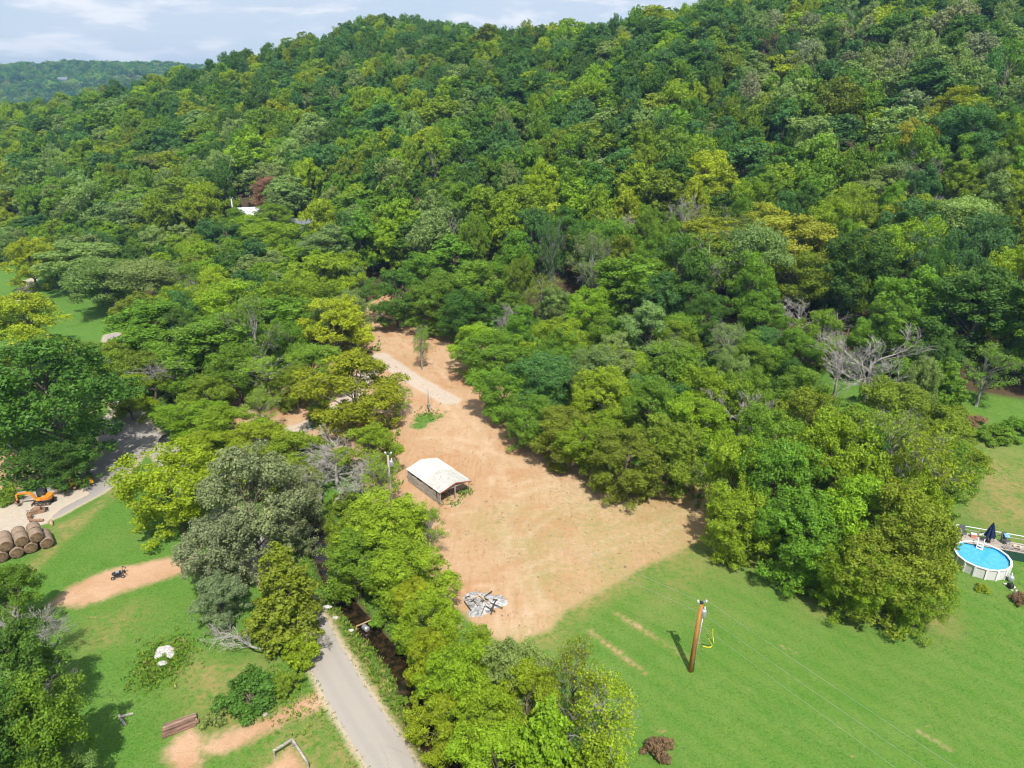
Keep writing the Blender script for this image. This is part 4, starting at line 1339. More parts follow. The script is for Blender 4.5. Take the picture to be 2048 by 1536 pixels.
hood.build('engine_cover', M_ORANGE, ex, bevel=.12)
MB().prism([(.1, .2), (.95, .15), (.95, .95), (.1, 1.02)], 1.0, 1.35).build('tank_cover', M_ORANGE, ex, bevel=.06)
cab = empty('cab', (0, 0, 0)); cab.parent = ex
for x, y in ((.92, -1.02), (.92, -.05), (-.38, -1.02), (-.38, -.05)):
    MB().box((x, y, 1.75), (.09, .09, 1.5)).build('pillar', M_BLACK, cab)
MB().box((.27, -.535, 2.53), (1.45, 1.12, .1)).build('cab_roof', M_BLACK, cab, bevel=.04)
MB().box((.27, -.535, 1.22), (1.28, .96, .44)).build('cab_base', M_BLACK, cab)
for c_, s_2 in (((.93, -.535, 1.95), (.02, .88, 1.0)), ((-.38, -.535, 1.95), (.02, .88, 1.0)), ((.27, -1.03, 1.95), (1.2, .02, 1.0)), ((.27, -.04, 1.95), (1.2, .02, 1.0))):
    MB().box(c_, s_2).build('window', M_GLASS, cab)
MB().box((-.05, -.5, 1.65), (.5, .5, .6)).build('operator_seat', M_GREYFAB, cab, bevel=.05)


def arm(name, pts, w, h, m, parent):
    b = MB()
    for i in range(len(pts) - 1):
        b.bar(pts[i], pts[i + 1], w, h[i])
    return b.build(name, m, parent, bevel=.03)


bm_ = arm('boom', [(.9, .5, 1.15), (1.6, .55, 2.5), (2.15, .6, 2.75), (3.5, .62, 2.7)], .28, [.42, .42, .4], M_ORANGE, ex)
MB().tube([(1.05, .5, 1.25), (1.75, .56, 2.25)], .07, 8).build('cylinder', M_STEEL, bm_)
st2 = arm('stick', [(3.45, .62, 2.72), (3.95, .62, 2.5), (4.0, .62, 1.4)], .22, [.32, .3], M_ORANGE, ex)
MB().tube([(2.2, .6, 3.0), (3.6, .62, 2.98)], .06, 8).build('cylinder', M_STEEL, st2)
bk = MB()
bk.add([(4.0 + x, y, 1.35 + z) for y in (.25, .99) for x, z in ((0, .05), (.35, -.1), (.42, -.5), (.1, -.75), (-.3, -.6), (-.05, -.4))],
       [(0, 1, 2, 3, 4, 5), (11, 10, 9, 8, 7, 6)] + [(i, 6 + i, 6 + (i + 1), i + 1) for i in range(4)])
bk.build('bucket', M_RUST, ex)

# --- loader hidden behind the oak trunk
ld = empty('wheel_loader', P3(160, 975), R(40)); ld.scale = (.85, .85, .85); tag(ld, 'yellow compact loader half hidden behind the oak trunk on the pavement', 'loader')
MB().box((-.3, 0, .95), (1.9, 1.2, .8)).build('body', M_YELLOW, ld, bevel=.1)
MB().box((-.1, 0, 1.7), (1.1, 1.05, .8)).build('cab', M_BLACK, ld, bevel=.05)
for y in (-.55, .55):
    MB().bar((-1.1, y, 1.6), (1.35, y, .7), .14, .18).build('lift_arm', M_YELLOW, ld)
    for x in (-.8, .55):
        w_ = MB().tube([(x, y * 1.25 - .15, .42), (x, y * 1.25 + .15, .42)], .42, 14).build('wheel', M_RUBBER, ld)
        MB().tube([(x, y * 1.25 - .16, .42), (x, y * 1.25 + .16, .42)], .2, 10).build('rim', M_YELLOW, w_)
MB().prism([(1.3, -.8), (1.95, -.8), (1.95, .8), (1.3, .8)], .25, .8).build('bucket', M_YELLOW, ld, bevel=.04)

# --- attachments and odds and ends on the pad
o = empty('spare_bucket', P3(78, 1027), .5); tag(o, 'rusty spare digger bucket lying on the gravel pad below the excavator', 'bucket')
MB().add([(x, y, z) for y in (-.45, .45) for x, z in ((-.9, .35), (-.5, .62), (.3, .6), (.85, .3), (.6, .03), (-.7, .03))], [(0, 1, 2, 3, 4, 5), (11, 10, 9, 8, 7, 6)] + [(i, 6 + i, 6 + (i + 1) % 6, (i + 1) % 6) for i in (0, 1, 3, 4)]).build('shell', M_RUST, o)
for k in range(5):
    MB().bar((.8, -.36 + k * .18, .3), (1.1, -.36 + k * .18, .2), .08, .06).build('tooth', M_BLACK, o)
o = empty('drum', P3(61, 1039)); tag(o, 'dark metal drum with a pipe handle on the gravel pad', 'drum')
MB().lathe([(.28, 0), (.3, .05), (.28, .1), (.28, .42), (.3, .46), (.28, .5), (.28, .85), (.24, .86)], 14).build('body', M_RUST, o, True)
MB().tube([(-.15, 0, .85), (-.12, 0, 1.25), (.12, 0, 1.25), (.15, 0, .85)], .035, 6).build('handle', M_BLACK, o)


def log(px, py, L_, rad, rz, label, m, name='log'):
    o = empty(name, P3(px, py), rz); tag(o, label, 'log')
    rs = random.Random(int(px))
    MB().tube([(-L_ / 2, 0, rad), (-L_ / 6, rs.uniform(-.05, .05), rad * 1.02), (L_ / 6, rs.uniform(-.05, .05), rad), (L_ / 2, 0, rad * .95)], [rad, rad * .97, rad * .95, rad * .88], 9).build('bark', m, o, True)
    MB().tube([(L_ / 2 - .01, 0, rad * .95), (L_ / 2 + .015, 0, rad * .95)], rad * .8, 9).build('cut_end', M_WOOD, o)
    MB().tube([(-L_ / 2 - .015, 0, rad), (-L_ / 2 + .01, 0, rad)], rad * .9, 9).build('cut_end', M_WOOD, o)


log(74, 1044, 1.6, .2, .1, 'weathered log on the gravel pad between the drum and the hay bales', M_RUST)
log(103, 1049, 1.0, .22, -.9, 'short pale log on the grass edge above the hay bales', M_WOOD)
log(18, 893, 3.2, .12, -.7, 'long whitish pole lying on the bare ground beneath the oak', M_STONE)
log(32, 902, 2.2, .09, -.75, 'shorter whitish pole lying beside the long one', M_STONE)
for k, (px, py) in enumerate(((20, 963), (37, 958), (112, 1006))):
    o = empty('bin', P3(px, py)); tag(o, ['black bin on the bare ground behind the excavator boom', 'dark green bin on the bare ground behind the excavator boom', 'small black bin behind the excavator'][k], 'bin')
    s = (.7, .7, .45)[k]
    MB().lathe([(.3 * s, 0), (.38 * s, .9 * s), (.42 * s, .92 * s)], 12).build('body', M_BLACK if k != 1 else mat('green_plastic', (.02, .10, .06), .5), o)
    MB().lathe([(.43 * s, .92 * s), (.40 * s, 1.0 * s), (.1, 1.06 * s)], 12).build('lid', M_BLACK, o)

# --- cart on the bare patch
o = empty('frame_cart', P3(239, 1156), .4); tag(o, 'small black wheeled frame cart standing on the bare dirt patch', 'cart')
for y in (-.35, .35):
    MB().tube([(-.7, y, .3), (.5, y, .3), (.75, y, .75), (.5, y, 1.0)], .05, 6).build('side_rail', M_BLACK, o)
    for x in (-.55, .45):
        w_ = MB().tube([(x, y * 1.25 - .05, .2), (x, y * 1.25 + .05, .2)], .2, 12).build('wheel', M_RUBBER, o)
        MB().tube([(x, y * 1.25 - .06, .2), (x, y * 1.25 + .06, .2)], .08, 8).build('hub', M_STEEL, w_)
MB().box((-.1, 0, .45), (.7, .6, .3)).build('engine', M_BLACK, o, bevel=.04)
MB().box((-.05, 0, .66), (.35, .3, .14)).build('engine_cover', M_STEEL, o, bevel=.03)
MB().bar((.5, -.38, 1.0), (.5, .38, 1.0), .05, .05).build('handle', M_BLACK, o)

# --- stone slabs in the weeds
for k, (px, py, s) in enumerate(((332, 1308, .85), (322, 1316, .6), (343, 1317, .5), (326, 1335, .45))):
    p = P3(px, py)
    o = MB().blob((0, 0, .1), (s, s * .75, .24), 30 + k, 3, .10).build('boulder', M_STONE)
    o.location, o.rotation_euler = p, (.1, .05, k * 1.1)
    tag(o, ['largest pale boulder in the weed patch on the meadow', 'pale boulder against the lower side of the largest one', 'pale boulder at the far side of the weed patch', 'small boulder at the foot of the weed patch'][k], 'boulder', 'boulders in the meadow weed patch')
for k, (px, py, s) in enumerate(((655, 1218, .5), (672, 1240, .33), (702, 1262, .3))):
    o = MB().blob((0, 0, .06), (s, s * .6, .16), 50 + k, 2, .14).build('rock', M_STONE)
    o.location = P3(px, py)
    tag(o, ['pale flat rock at the top of the grassy verge', 'second pale rock down the grassy verge', 'lowest pale rock on the grassy verge'][k], 'rock', 'rocks on the verge')

# --- timber pile, boards, rail fence, stump
o = empty('timber_pile', P3(362, 1456), .50); tag(o, 'pile of old brown timbers lying on the meadow', 'timber pile')
rs = random.Random(3)
for lay, n_ in ((0, 6), (1, 5), (2, 3)):
    for k in range(n_):
        y = (k - (n_ - 1) / 2) * .24
        MB().bar((-1.35 + rs.uniform(-.2, .2), y + rs.uniform(-.04, .04), .1 + lay * .17), (1.3 + rs.uniform(-.3, .2), y + rs.uniform(-.06, .06), .11 + lay * .17), .2, .16).build('timber', mat('old_timber_%d' % (k % 3), ((.24, .145, .10), (.30, .20, .145), (.19, .12, .085))[k % 3], .9, var=.35, scale=7, stretch=(.15, 1, 1)), o, bevel=.02)
for k, (px, py, a, L_) in enumerate(((246, 1446, -.75, 1.5), (256, 1436, .45, .95))):
    o = MB().box((0, 0, .12), (L_, .2, .06)).build('board', M_GREYWOOD, bevel=.01)
    o.location, o.rotation_euler = P3(px, py), (.15, .08, a)
    tag(o, ['long grey board lying in the tree shade on the meadow', 'short pale board lying across the long grey one'][k], 'board')
f0, f1, f2 = P3(550, 1517), P3(587, 1495), P3(618, 1545)
o = empty('rail_fence', f1); tag(o, 'weathered L-shaped rail fence corner at the bottom photo edge', 'fence')
for q in (f0, f1, f2):
    MB().tube([q - f1 - Vector((0, 0, .4)), q - f1 + Vector((0, 0, .95))], [.09, .075], 8).build('post', M_GREYWOOD, o)
for a_, b_ in ((f0, f1), (f1, f2)):
    MB().bar(a_ - f1 + Vector((0, 0, .88)), b_ - f1 + Vector((0, 0, .88)), .16, .12).build('rail', M_GREYWOOD, o)
o = empty('tree_stump', P3(548, 1392)); tag(o, 'grey broken tree stump at the edge of the thicket by the road', 'stump')
n_ = 12
rs = random.Random(8)
v = [(.3 * math.cos(6.283 * k / n_) * 1.25, .3 * math.sin(6.283 * k / n_) * 1.25, -.2) for k in range(n_)] + [(.27 * math.cos(6.283 * k / n_), .27 * math.sin(6.283 * k / n_), .5) for k in range(n_)] + [(.24 * math.cos(6.283 * k / n_), .24 * math.sin(6.283 * k / n_), 1.0 + rs.uniform(-.3, .45)) for k in range(n_)] + [(0, 0, .7)]
f = [(r_ * n_ + k, r_ * n_ + (k + 1) % n_, (r_ + 1) * n_ + (k + 1) % n_, (r_ + 1) * n_ + k) for r_ in (0, 1) for k in range(n_)] + [(2 * n_ + k, 2 * n_ + (k + 1) % n_, 3 * n_) for k in range(n_)]
MB().add(v, f).build('trunk_stub', M_GREYWOOD, o)
for k in range(4):
    a = k * 1.6 + .3
    MB().tube([(.2 * math.cos(a), .2 * math.sin(a), .15), (.6 * math.cos(a), .6 * math.sin(a), -.05)], [.11, .04], 6).build('root', M_GREYWOOD, o)
log(532, 1437, .35, .16, .6, 'short round log at the edge of the dirt drive below the thicket', M_GREYWOOD)

# white peeled trunk at the photo edge, fallen limbs
o = empty('peeled_trunk', P3(52, 1368)); tag(o, 'pale bluish white peeled tree trunk leaning among bare twigs', 'tree trunk')
MB().tube([(0, 0, -.3), (.05, .1, 1.3), (.15, .1, 2.6), (.2, .15, 3.6)], [.21, .19, .16, .10], 10).build('trunk', mat('peeled_wood', (.60, .63, .68), .6, var=.12), o, True)
tw = MB(); r = np.random.default_rng(3)
for k in range(6):
    branches(tw, Vector((.1, .1, 1.5 + k * .35)), Vector((1, r.uniform(-.6, .6), .3)).normalized(), 2.2, .05, 2, r, .5)
tw.build('twigs', PALE, o)


def fallen(px, py, rz, L_, label, h=.5, seed=0):
    o = empty('fallen_branch', P3(px, py, h), rz); tag(o, label, 'branch')
    r = np.random.default_rng(seed)
    tw = MB()
    pts = [Vector((L_ * (i / 5 - .5), .25 * math.sin(i * 1.3), h + .25 * math.sin(i * .8))) for i in range(6)]
    MB().tube(pts, [.10, .09, .075, .06, .045, .03], 6).build('limb', PALE, o)
    for p in pts[1:]:
        for _ in range(3):
            branches(tw, p, Vector((.8, r.uniform(-1, 1), r.uniform(-.3, .7))).normalized(), L_ * .28, .035, 2, r, .6)
    tw.build('twigs', PALE, o)


fallen(485, 1290, 2.75, 5.0, 'long white fallen limb poking out beneath the cedar over the meadow', 1.2, 1)
fallen(605, 1245, 1.0, 2.6, 'white bare branch on the road side of the cedar', 2.2, 2)
fallen(628, 1290, .8, 2.2, 'small white bare branch over the road edge', 1.6, 3)
fallen(1405, 950, 3.3, 4.0, 'bare grey branch reaching from the grove over the dirt', 2.0, 5)
o = MB().lathe([(.27, -.42), (.29, -.38), (.28, 0), (.29, .38), (.27, .42)], 14).build('barrel', M_STEEL, None, True)
bx_ = Vector((*G(731, 1254, -.6), -.72)); o.location, o.rotation_euler = bx_, (1.3, .3, .6)
tag(o, 'grey barrel half sunk in the creek', 'barrel')
o = MB().box((0, 0, 0), (1.9, .16, .06)).build('plank', M_WOOD)
o.location, o.rotation_euler = Vector((*G(727, 1244, -.4), -.55)), (0, .25, .9)
tag(o, 'pale plank leaning from the bank beside the creek barrel', 'plank')
log(700, 1230, 1.2, .07, .9, 'white stick lying on the creek bank above the barrel', M_STONE, 'stick')

# --- black car
car = empty('parked_car', P3(352, 886), .15); tag(car, 'black car parked by the paved turnout, half hidden by yellow-green trees', 'car')
side = [(-2.2, .35), (-2.25, .7), (-2.1, .92), (-1.35, 1.0), (-.75, 1.42), (.6, 1.45), (1.25, 1.02), (2.0, .9), (2.25, .7), (2.2, .35)]
n_ = len(side)
MB().add([(x, -.88 if z < 1.1 else -.68, z) for x, z in side] + [(x, .88 if z < 1.1 else .68, z) for x, z in side], [tuple(range(n_)), tuple(range(2 * n_ - 1, n_ - 1, -1))] + [(i, n_ + i, n_ + (i + 1) % n_, (i + 1) % n_) for i in range(n_)]).build('body', M_CAR, car, bevel=.05)
for s2 in (-1, 1):
    MB().add([(-1.2, s2 * .885, 1.02), (1.1, s2 * .885, 1.04), (.58, s2 * .72, 1.38), (-.7, s2 * .72, 1.36)], [(0, 1, 2, 3)]).build('side_window', M_GLASS, car)
    for x in (-1.35, 1.4):
        w_ = MB().tube([(x, s2 * .70, .33), (x, s2 * .91, .33)], .33, 16).build('wheel', M_RUBBER, car)
        MB().tube([(x, s2 * .71, .33), (x, s2 * .93, .33)], .2, 10).build('rim', M_STEEL, w_)
    MB().box((2.2, s2 * .6, .72), (.1, .35, .14)).build('headlight', M_WHITE, car)
MB().add([(.68, -.62, 1.45), (.68, .62, 1.45), (1.28, .72, 1.06), (1.28, -.72, 1.06)], [(0, 3, 2, 1)]).build('windshield', M_GLASS, car)

# --- pool, deck and what stands there
PC = Vector((*G(1965, 1113, 1.3), 0)); PC.z = Z(PC.x, PC.y)
PR = 49 * project(PC.x, PC.y, 1.3)[2] / FPX
pool = empty('swimming_pool', PC); tag(pool, 'round above-ground swimming pool with white wall panels and blue water', 'swimming pool')
NS = 16
M_WALL = mat('pool_wall', (.62, .60, .57), .5, var=.06)
M_LINER = mat('pool_liner', (.09, .40, .66), .5, var=.06)
for k in range(NS):
    a0, a1 = 6.28319 * k / NS, 6.28319 * (k + 1) / NS
    p0, p1 = Vector((math.cos(a0), math.sin(a0), 0)), Vector((math.cos(a1), math.sin(a1), 0))
    MB().add([p0 * PR + Vector((0, 0, -.05)), p1 * PR + Vector((0, 0, -.05)), p1 * PR + Vector((0, 0, 1.28)), p0 * PR + Vector((0, 0, 1.28))], [(0, 1, 2, 3)]).build('wall_panel', M_WALL, pool)
    MB().add([p0 * (PR - .05) + Vector((0, 0, 0)), p1 * (PR - .05) + Vector((0, 0, 0)), p1 * (PR - .05) + Vector((0, 0, 1.28)), p0 * (PR - .05) + Vector((0, 0, 1.28))], [(3, 2, 1, 0)]).build('liner', M_LINER, pool)
    MB().add([p * q + Vector((0, 0, z)) for z in (1.28, 1.34) for p, q in ((p0, PR - .12), (p1, PR - .12), (p1, PR + .1), (p0, PR + .1))], [(3, 2, 1, 0), (4, 5, 6, 7), (0, 1, 5, 4), (2, 3, 7, 6)]).build('top_rail', M_WHITE, pool)
    MB().box(p0 * (PR + .04) + Vector((0, 0, .62)), (.1, .16, 1.32), a0).build('upright', M_WHITE, pool)
m = bpy.data.materials.new('pool_water'); m.use_nodes = True
T = NT(m.node_tree)
P_ = T.n('ShaderNodeTexCoord').outputs['Object']
bn = T.n('ShaderNodeBump', {'Height': T.noise(P_, 2.2, 4), 'Strength': .2, 'Distance': .04})
wv = T.n('ShaderNodeTexVoronoi', {'Vector': P_, 'Scale': 2.4, }, feature='SMOOTH_F1').outputs['Distance']
pb = T.n('ShaderNodeBsdfPrincipled', {'Base Color': T.mix(wv, (.045, .34, .62), (.10, .44, .72)), 'Roughness': .06, 'Specular IOR Level': .5, 'Normal': bn.outputs[0]})
T.t.links.new(pb.outputs[0], T.n('ShaderNodeOutputMaterial').inputs[0])
MB().lathe([(0.01, 1.05), (PR - .06, 1.051)], 48).build('water', m, pool)
# deck beside the pool
DK = PC + Vector((2.6, 2.55, 0))
drz = -.36
deck = empty('pool_deck', DK, drz); tag(deck, 'raised wooden deck with railing beside the round pool', 'deck')
DL, DW, DH = 7.2, 2.1, 1.22
y = -DW / 2
while y < DW / 2:
    MB().box((0, y + .07, DH - .02), (DL, .128, .04)).build('deck_board', M_DECK, deck)
    y += .14
for x in (-DL / 2 + .05, -DL / 6, DL / 6, DL / 2 - .05):
    for yy in (-DW / 2 + .1, DW / 2 + .08):
        MB().box((x, yy, (DH + .95) / 2 - .1 if yy > 0 or x > 0 else DH / 2 - .1), (.1, .1, DH + 1.05 if yy > 0 or x > 0 else DH)).build('post', M_DECK, deck)
for z in (DH + .95, DH + .5):
    MB().bar((-DL / 2, DW / 2 + .08, z), (DL / 2, DW / 2 + .08, z), .1, .05).build('rail', M_GREYWOOD if z < 2 else M_WHITE, deck)
    MB().bar((-DL / 2 + .02, -DW / 2, z), (-DL / 2 + .02, DW / 2, z), .1, .05).build('rail', M_GREYWOOD if z < 2 else M_WHITE, deck)
    MB().bar((DL / 6, -DW / 2 + .1, z), (DL / 2, -DW / 2 + .1, z), .1, .05).build('rail', M_GREYWOOD, deck)
MB().box((0, -DW / 2 + .05, DH / 2), (DL - .2, .03, DH - .12)).build('skirt_panel', mat('dark_green_panel', (.02, .07, .045), .8), deck)


def on_deck(x, y):
    c, s = math.cos(drz), math.sin(drz)
    return DK + Vector((c * x - s * y, s * x + c * y, DH + .005))


lad = empty('pool_ladder', on_deck(-1.35, -.95), drz - .25); tag(lad, 'white ladder going from the deck down into the pool', 'ladder')
for x in (-.3, .3):
    MB().tube([(x, .35, 0), (x, .3, .75), (x, -.05, .95), (x, -.35, .6), (x, -1.1, -.75)], .045, 8).build('stile', M_WHITE, lad)
for k in range(5):
    t_ = k / 4
    MB().box((0, -.42 - .62 * t_, .45 - 1.1 * t_), (.62, .22, .05)).build('tread', M_WHITE, lad)
umb = empty('closed_parasol', on_deck(-.35, .1)); tag(umb, 'closed navy blue parasol on the pool deck', 'parasol')
MB().tube([(0, 0, 0), (.02, .02, 2.6)], .03, 8).build('pole', M_STEEL, umb)
MB().lathe([(.30, 0), (.30, .08), (.05, .12)], 12).build('base', M_BLACK, umb)
n_ = 16
v = []
for i, (rd, z) in enumerate(((.52, .75), (.42, 1.1), (.28, 1.7), (.15, 2.25), (.03, 2.65))):
    v += [(rd * (1 + (.28 if k % 2 else -.18)) * math.cos(6.283 * k / n_) + .03, rd * (1 + (.28 if k % 2 else -.18)) * math.sin(6.283 * k / n_), z) for k in range(n_)]
MB().add(v, [(i * n_ + k, i * n_ + (k + 1) % n_, (i + 1) * n_ + (k + 1) % n_, (i + 1) * n_ + k) for i in range(4) for k in range(n_)] + [tuple(range(4 * n_, 5 * n_))]).build('canopy', M_NAVY, umb)


def deck_chair(x, y, rz, label):
    o = empty('deck_chair', on_deck(x, y), rz); tag(o, label, 'chair')
    MB().box((0, 0, .42), (.62, .6, .05)).build('seat', M_GREYFAB, o)
    MB().box((0, .42, .82), (.62, .05, .85), m=Matrix.Rotation(-.35, 3, 'X')).build('backrest', M_GREYFAB, o)
    for sx_ in (-.3, .3):
        for sy in (-.28, .28):
            MB().tube([(sx_, sy, 0), (sx_, sy, .62 if sy < 0 else .42)], .02, 6).build('leg', M_BLACK, o)
        MB().bar((sx_, -.3, .63), (sx_, .4, .65), .05, .03).build('armrest', M_BLACK, o)


deck_chair(-2.95, .35, drz + .15, 'grey deck chair in the fenced deck corner farthest from the photo edge')
deck_chair(-.05, .62, drz - .1, 'grey deck chair behind the closed parasol')
deck_chair(1.45, .35, drz + .5, 'grey deck chair nearest the photo edge with a blue towel')
o = empty('cooler', on_deck(-1.75, .55), drz); tag(o, 'faded red cooler box between the deck chairs', 'cooler')
MB().box((0, 0, .2), (.6, .38, .4)).build('body', M_PINK, o, bevel=.03)
MB().box((0, 0, .44), (.64, .42, .08)).build('lid', M_WHITE, o, bevel=.02)
o = MB().box((0, 0, .03), (.62, .5, .06)).build('towel', M_BLUE, None, bevel=.02); o.location = on_deck(1.45, .35) + Vector((.1, .22, .96)); o.rotation_euler = (.6, .1, drz + .4)
tag(o, 'pale blue towel thrown over a deck chair', 'towel')
o = empty('swim_ring', on_deck(2.55, -.05)); tag(o, 'beige swim ring lying on the pool deck', 'swim ring')
bm2 = MB(); pts = [(.34 * math.cos(6.283 * k / 18), .34 * math.sin(6.283 * k / 18), .1) for k in range(19)]
bm2.tube(pts, .1, 8, cap=False).build('ring', mat('beige_vinyl', (.62, .5, .38), .4), o, True)
MB().lathe([(.03, 0), (.03, .06)], 6, (.34, 0, .19)).build('valve', M_WHITE, o)
o = empty('sand_filter', PC + Vector((1.55, -PR - .15, 0))); tag(o, 'white pool filter tank with hoses standing in front of the pool', 'pool filter')
MB().lathe([(.2, 0), (.24, .1), (.30, .25), (.30, .5), (.2, .72), (.06, .78)], 14).build('tank', M_STEEL, o, True)
MB().tube([(0, 0, .8), (.2, .3, .85), (.25, .7, .6)], .05, 6).build('hose', M_WHITE, o)
MB().tube([(-.2, 0, .3), (-.5, .3, .5), (-.3, .8, .9)], .05, 6).build('hose', M_BLACK, o)
o = empty('hose_reel', PC + Vector((.75, -PR - 1.25, 0))); tag(o, 'black round hose reel on the grass below the pool', 'hose reel')
MB().tube([(-.12, 0, .3), (.12, 0, .3)], .3, 14).build('drum', M_BLACK, o)
for x in (-.16, .16):
    MB().tube([(x, 0, .3), (x + .01, 0, .3)], .34, 14).build('flange', M_RUBBER, o)
rs = random.Random(21)
NTH = 'first second third fourth fifth sixth seventh eighth ninth tenth eleventh twelfth'.split()
for k in range(20):
    t_ = k / 19
    px, py = 2012 + 40 * t_ ** .8 + rs.uniform(-5, 5), 1172 + 48 * t_ + rs.uniform(-3, 3)
    if k > 11:
        px, py = 1925 + (k - 12) * 6 + rs.uniform(-3, 3), 1073 + rs.uniform(-3, 3)
    s = rs.uniform(.16, .32)
    o = MB().blob((0, 0, .05), (s, s * .8, s * .5), 70 + k, 1, .15).build('garden_stone', M_STONE)
    o.location = P3(px, py)
    tag(o, 'pale edging stone, %s in the strip running down from the pool' % NTH[k] if k <= 11 else 'pale edging stone, %s from the grove in the strip at the deck corner' % NTH[k - 12], 'stone', 'edging stones below the pool' if k <= 11 else 'edging stones at the deck corner')

# --- houses between the trees
hx, hy = HOUSE_AT[0]
h1 = empty('farmhouse', (hx, hy + 3, Z(hx, hy) - .6), .25); tag(h1, 'white-roofed house half hidden among trees in the valley', 'house')
MB().prism([(-5, -3.2), (5, -3.2), (5, 3.2), (-5, 3.2)], 0, 3.4).build('wall', mat('pale_siding', (.62, .6, .56), .7), h1)
rf = MB().add([(-5.5, -3.8, 3.2), (5.5, -3.8, 3.2), (5.5, 0, 5.3), (-5.5, 0, 5.3), (-5.5, 3.8, 3.2), (5.5, 3.8, 3.2)], [(0, 1, 2, 3), (3, 2, 5, 4), (0, 3, 4), (1, 5, 2)]).build('roof', mat('white_metal_roof', (.72, .74, .78), .45, var=.06), h1)
for k in range(12):
    MB().bar((-5.3 + k * .96, -3.8, 3.25), (-5.3 + k * .96, 0, 5.34), .05, .05).build('roof_seam', M_STEEL, rf)
for x in (-3, 0, 3):
    w_ = MB().box((x, -3.22, 1.8), (1.1, .06, 1.3)).build('window', M_WHITE, h1)
    MB().box((x, -3.25, 1.8), (.95, .05, 1.15)).build('pane', M_GLASS, w_)
hx, hy = HOUSE_AT[1]
h2 = empty('brick_house', (hx - 1.5, hy + 3, Z(hx, hy) - 1.0), .5); tag(h2, 'grey-roofed house with red brick chimney half hidden among trees', 'house')
MB().prism([(-4.5, -3.5), (4.5, -3.5), (4.5, 3.5), (-4.5, 3.5)], 0, 3.6).build('wall', mat('pale_siding', (.62, .6, .56), .7), h2)
rf = MB().add([(-5, -4, 3.4), (5, -4, 3.4), (5, 0, 6.2), (-5, 0, 6.2), (-5, 4, 3.4), (5, 4, 3.4)], [(0, 1, 2, 3), (3, 2, 5, 4), (0, 3, 4), (1, 5, 2)]).build('roof', M_SLATE, h2)
MB().box((3.2, .3, 6.3), (1.0, .8, 2.6)).build('chimney', M_BRICK, rf, bevel=.03)
for s2 in (-1, 1):
    MB().bar((5.05, s2 * 4, 3.4), (5.05, 0, 6.2), .1, .25).build('gable_trim', M_WHITE, h2)
for x in (-2.5, 1.5):
    w_ = MB().box((x, -3.52, 1.9), (1.1, .06, 1.4)).build('window', M_WHITE, h2)
    MB().box((x, -3.55, 1.9), (.95, .05, 1.25)).build('pane', M_GLASS, w_)
fx_, fy_ = -.588 * 1500, 1500.0
fb = empty('distant_house', (fx_, fy_, Z(fx_, fy_)), .2); tag(fb, 'tiny pale house on the distant hill', 'house')
MB().box((0, 0, 6), (16, 9, 12)).build('wall', mat('pale_siding', (.62, .6, .56), .7), fb)
MB().add([(-9, -6, 12), (9, -6, 12), (9, 0, 17), (-9, 0, 17), (-9, 6, 12), (9, 6, 12)], [(0, 1, 2, 3), (3, 2, 5, 4), (0, 3, 4), (1, 5, 2)]).build('roof', M_SLATE, fb)


# ------------------------------------------------------------------ ground cover
def tuft_material():
    m = bpy.data.materials.new('weed')
    m.use_nodes = True
    T = NT(m.node_tree)
    c = T.attr('tcol', 'GEOMETRY', 'Color')
    d = T.n('ShaderNodeBsdfDiffuse', {'Color': c})
    t = T.n('ShaderNodeBsdfTranslucent', {'Color': c})
    T.t.links.new(T.n('ShaderNodeMixShader', {0: .3, 1: d.outputs[0], 2: t.outputs[0]}).outputs[0], T.n('ShaderNodeOutputMaterial').inputs[0])
    return m


M_WEED = tuft_material()


def tufts(name, label, xy, hts, cols, blades=6, kind_label='grass'):
    r = np.random.default_rng(len(xy))
    n = len(xy) * blades
    x = np.repeat(xy[:, 0], blades); y = np.repeat(xy[:, 1], blades)
    h = np.repeat(hts, blades) * r.uniform(.6, 1.2, n)
    z = np.repeat(HT(xy[:, 0], xy[:, 1]), blades) - .03
    a = r.uniform(0, 6.283, n); sp = r.uniform(0, .7, n) * h
    bx, by = x + np.cos(a) * sp * .6, y + np.sin(a) * sp * .6
    tx, ty = x + np.cos(a) * (sp * .6 + h * r.uniform(.3, 1.0, n)), y + np.sin(a) * (sp * .6 + h * r.uniform(.3, 1.0, n))
    w = h * r.uniform(.10, .24, n)
    px, py = -np.sin(a) * w, np.cos(a) * w
    v = np.stack([np.stack([bx - px * .5, by - py * .5, z], 1), np.stack([(bx + tx) / 2 - px, (by + ty) / 2 - py, z + h * .7], 1), np.stack([tx, ty, z + h], 1), np.stack([(bx + tx) / 2 + px, (by + ty) / 2 + py, z + h * .7], 1)], 1).reshape(-1, 3)
    me = quad_mesh(name, v, np.zeros(len(v)), None, (M_WEED,))
    cc = np.repeat(np.repeat(cols, blades, 0) * r.uniform(.7, 1.3, (n, 1)), 4, 0)
    at = me.attributes.new('tcol', 'FLOAT_COLOR', 'POINT')
    at.data.foreach_set('color', np.concatenate([cc, np.ones((len(cc), 1))], 1).astype(np.float32).ravel())
    return tag(put(name, me), label, kind_label, kind='stuff')


r = np.random.default_rng(55)


def along(pts, n, lo, hi):
    i = r.integers(0, len(pts) - 1, n); t = r.uniform(0, 1, (n, 1))
    p = pts[i] * (1 - t) + pts[i + 1] * t
    d = pts[i + 1] - pts[i]; d = d / np.linalg.norm(d, axis=1, keepdims=True)
    o = r.uniform(lo, hi, (n, 1)) * r.choice([-1, 1], (n, 1))
    return p + np.stack([-d[:, 1], d[:, 0]], 1) * o


def spots_xy(lst):
    return np.vstack([np.array(G(px, py)) + r.normal(size=(n, 2)) * s for px, py, s, n in lst])


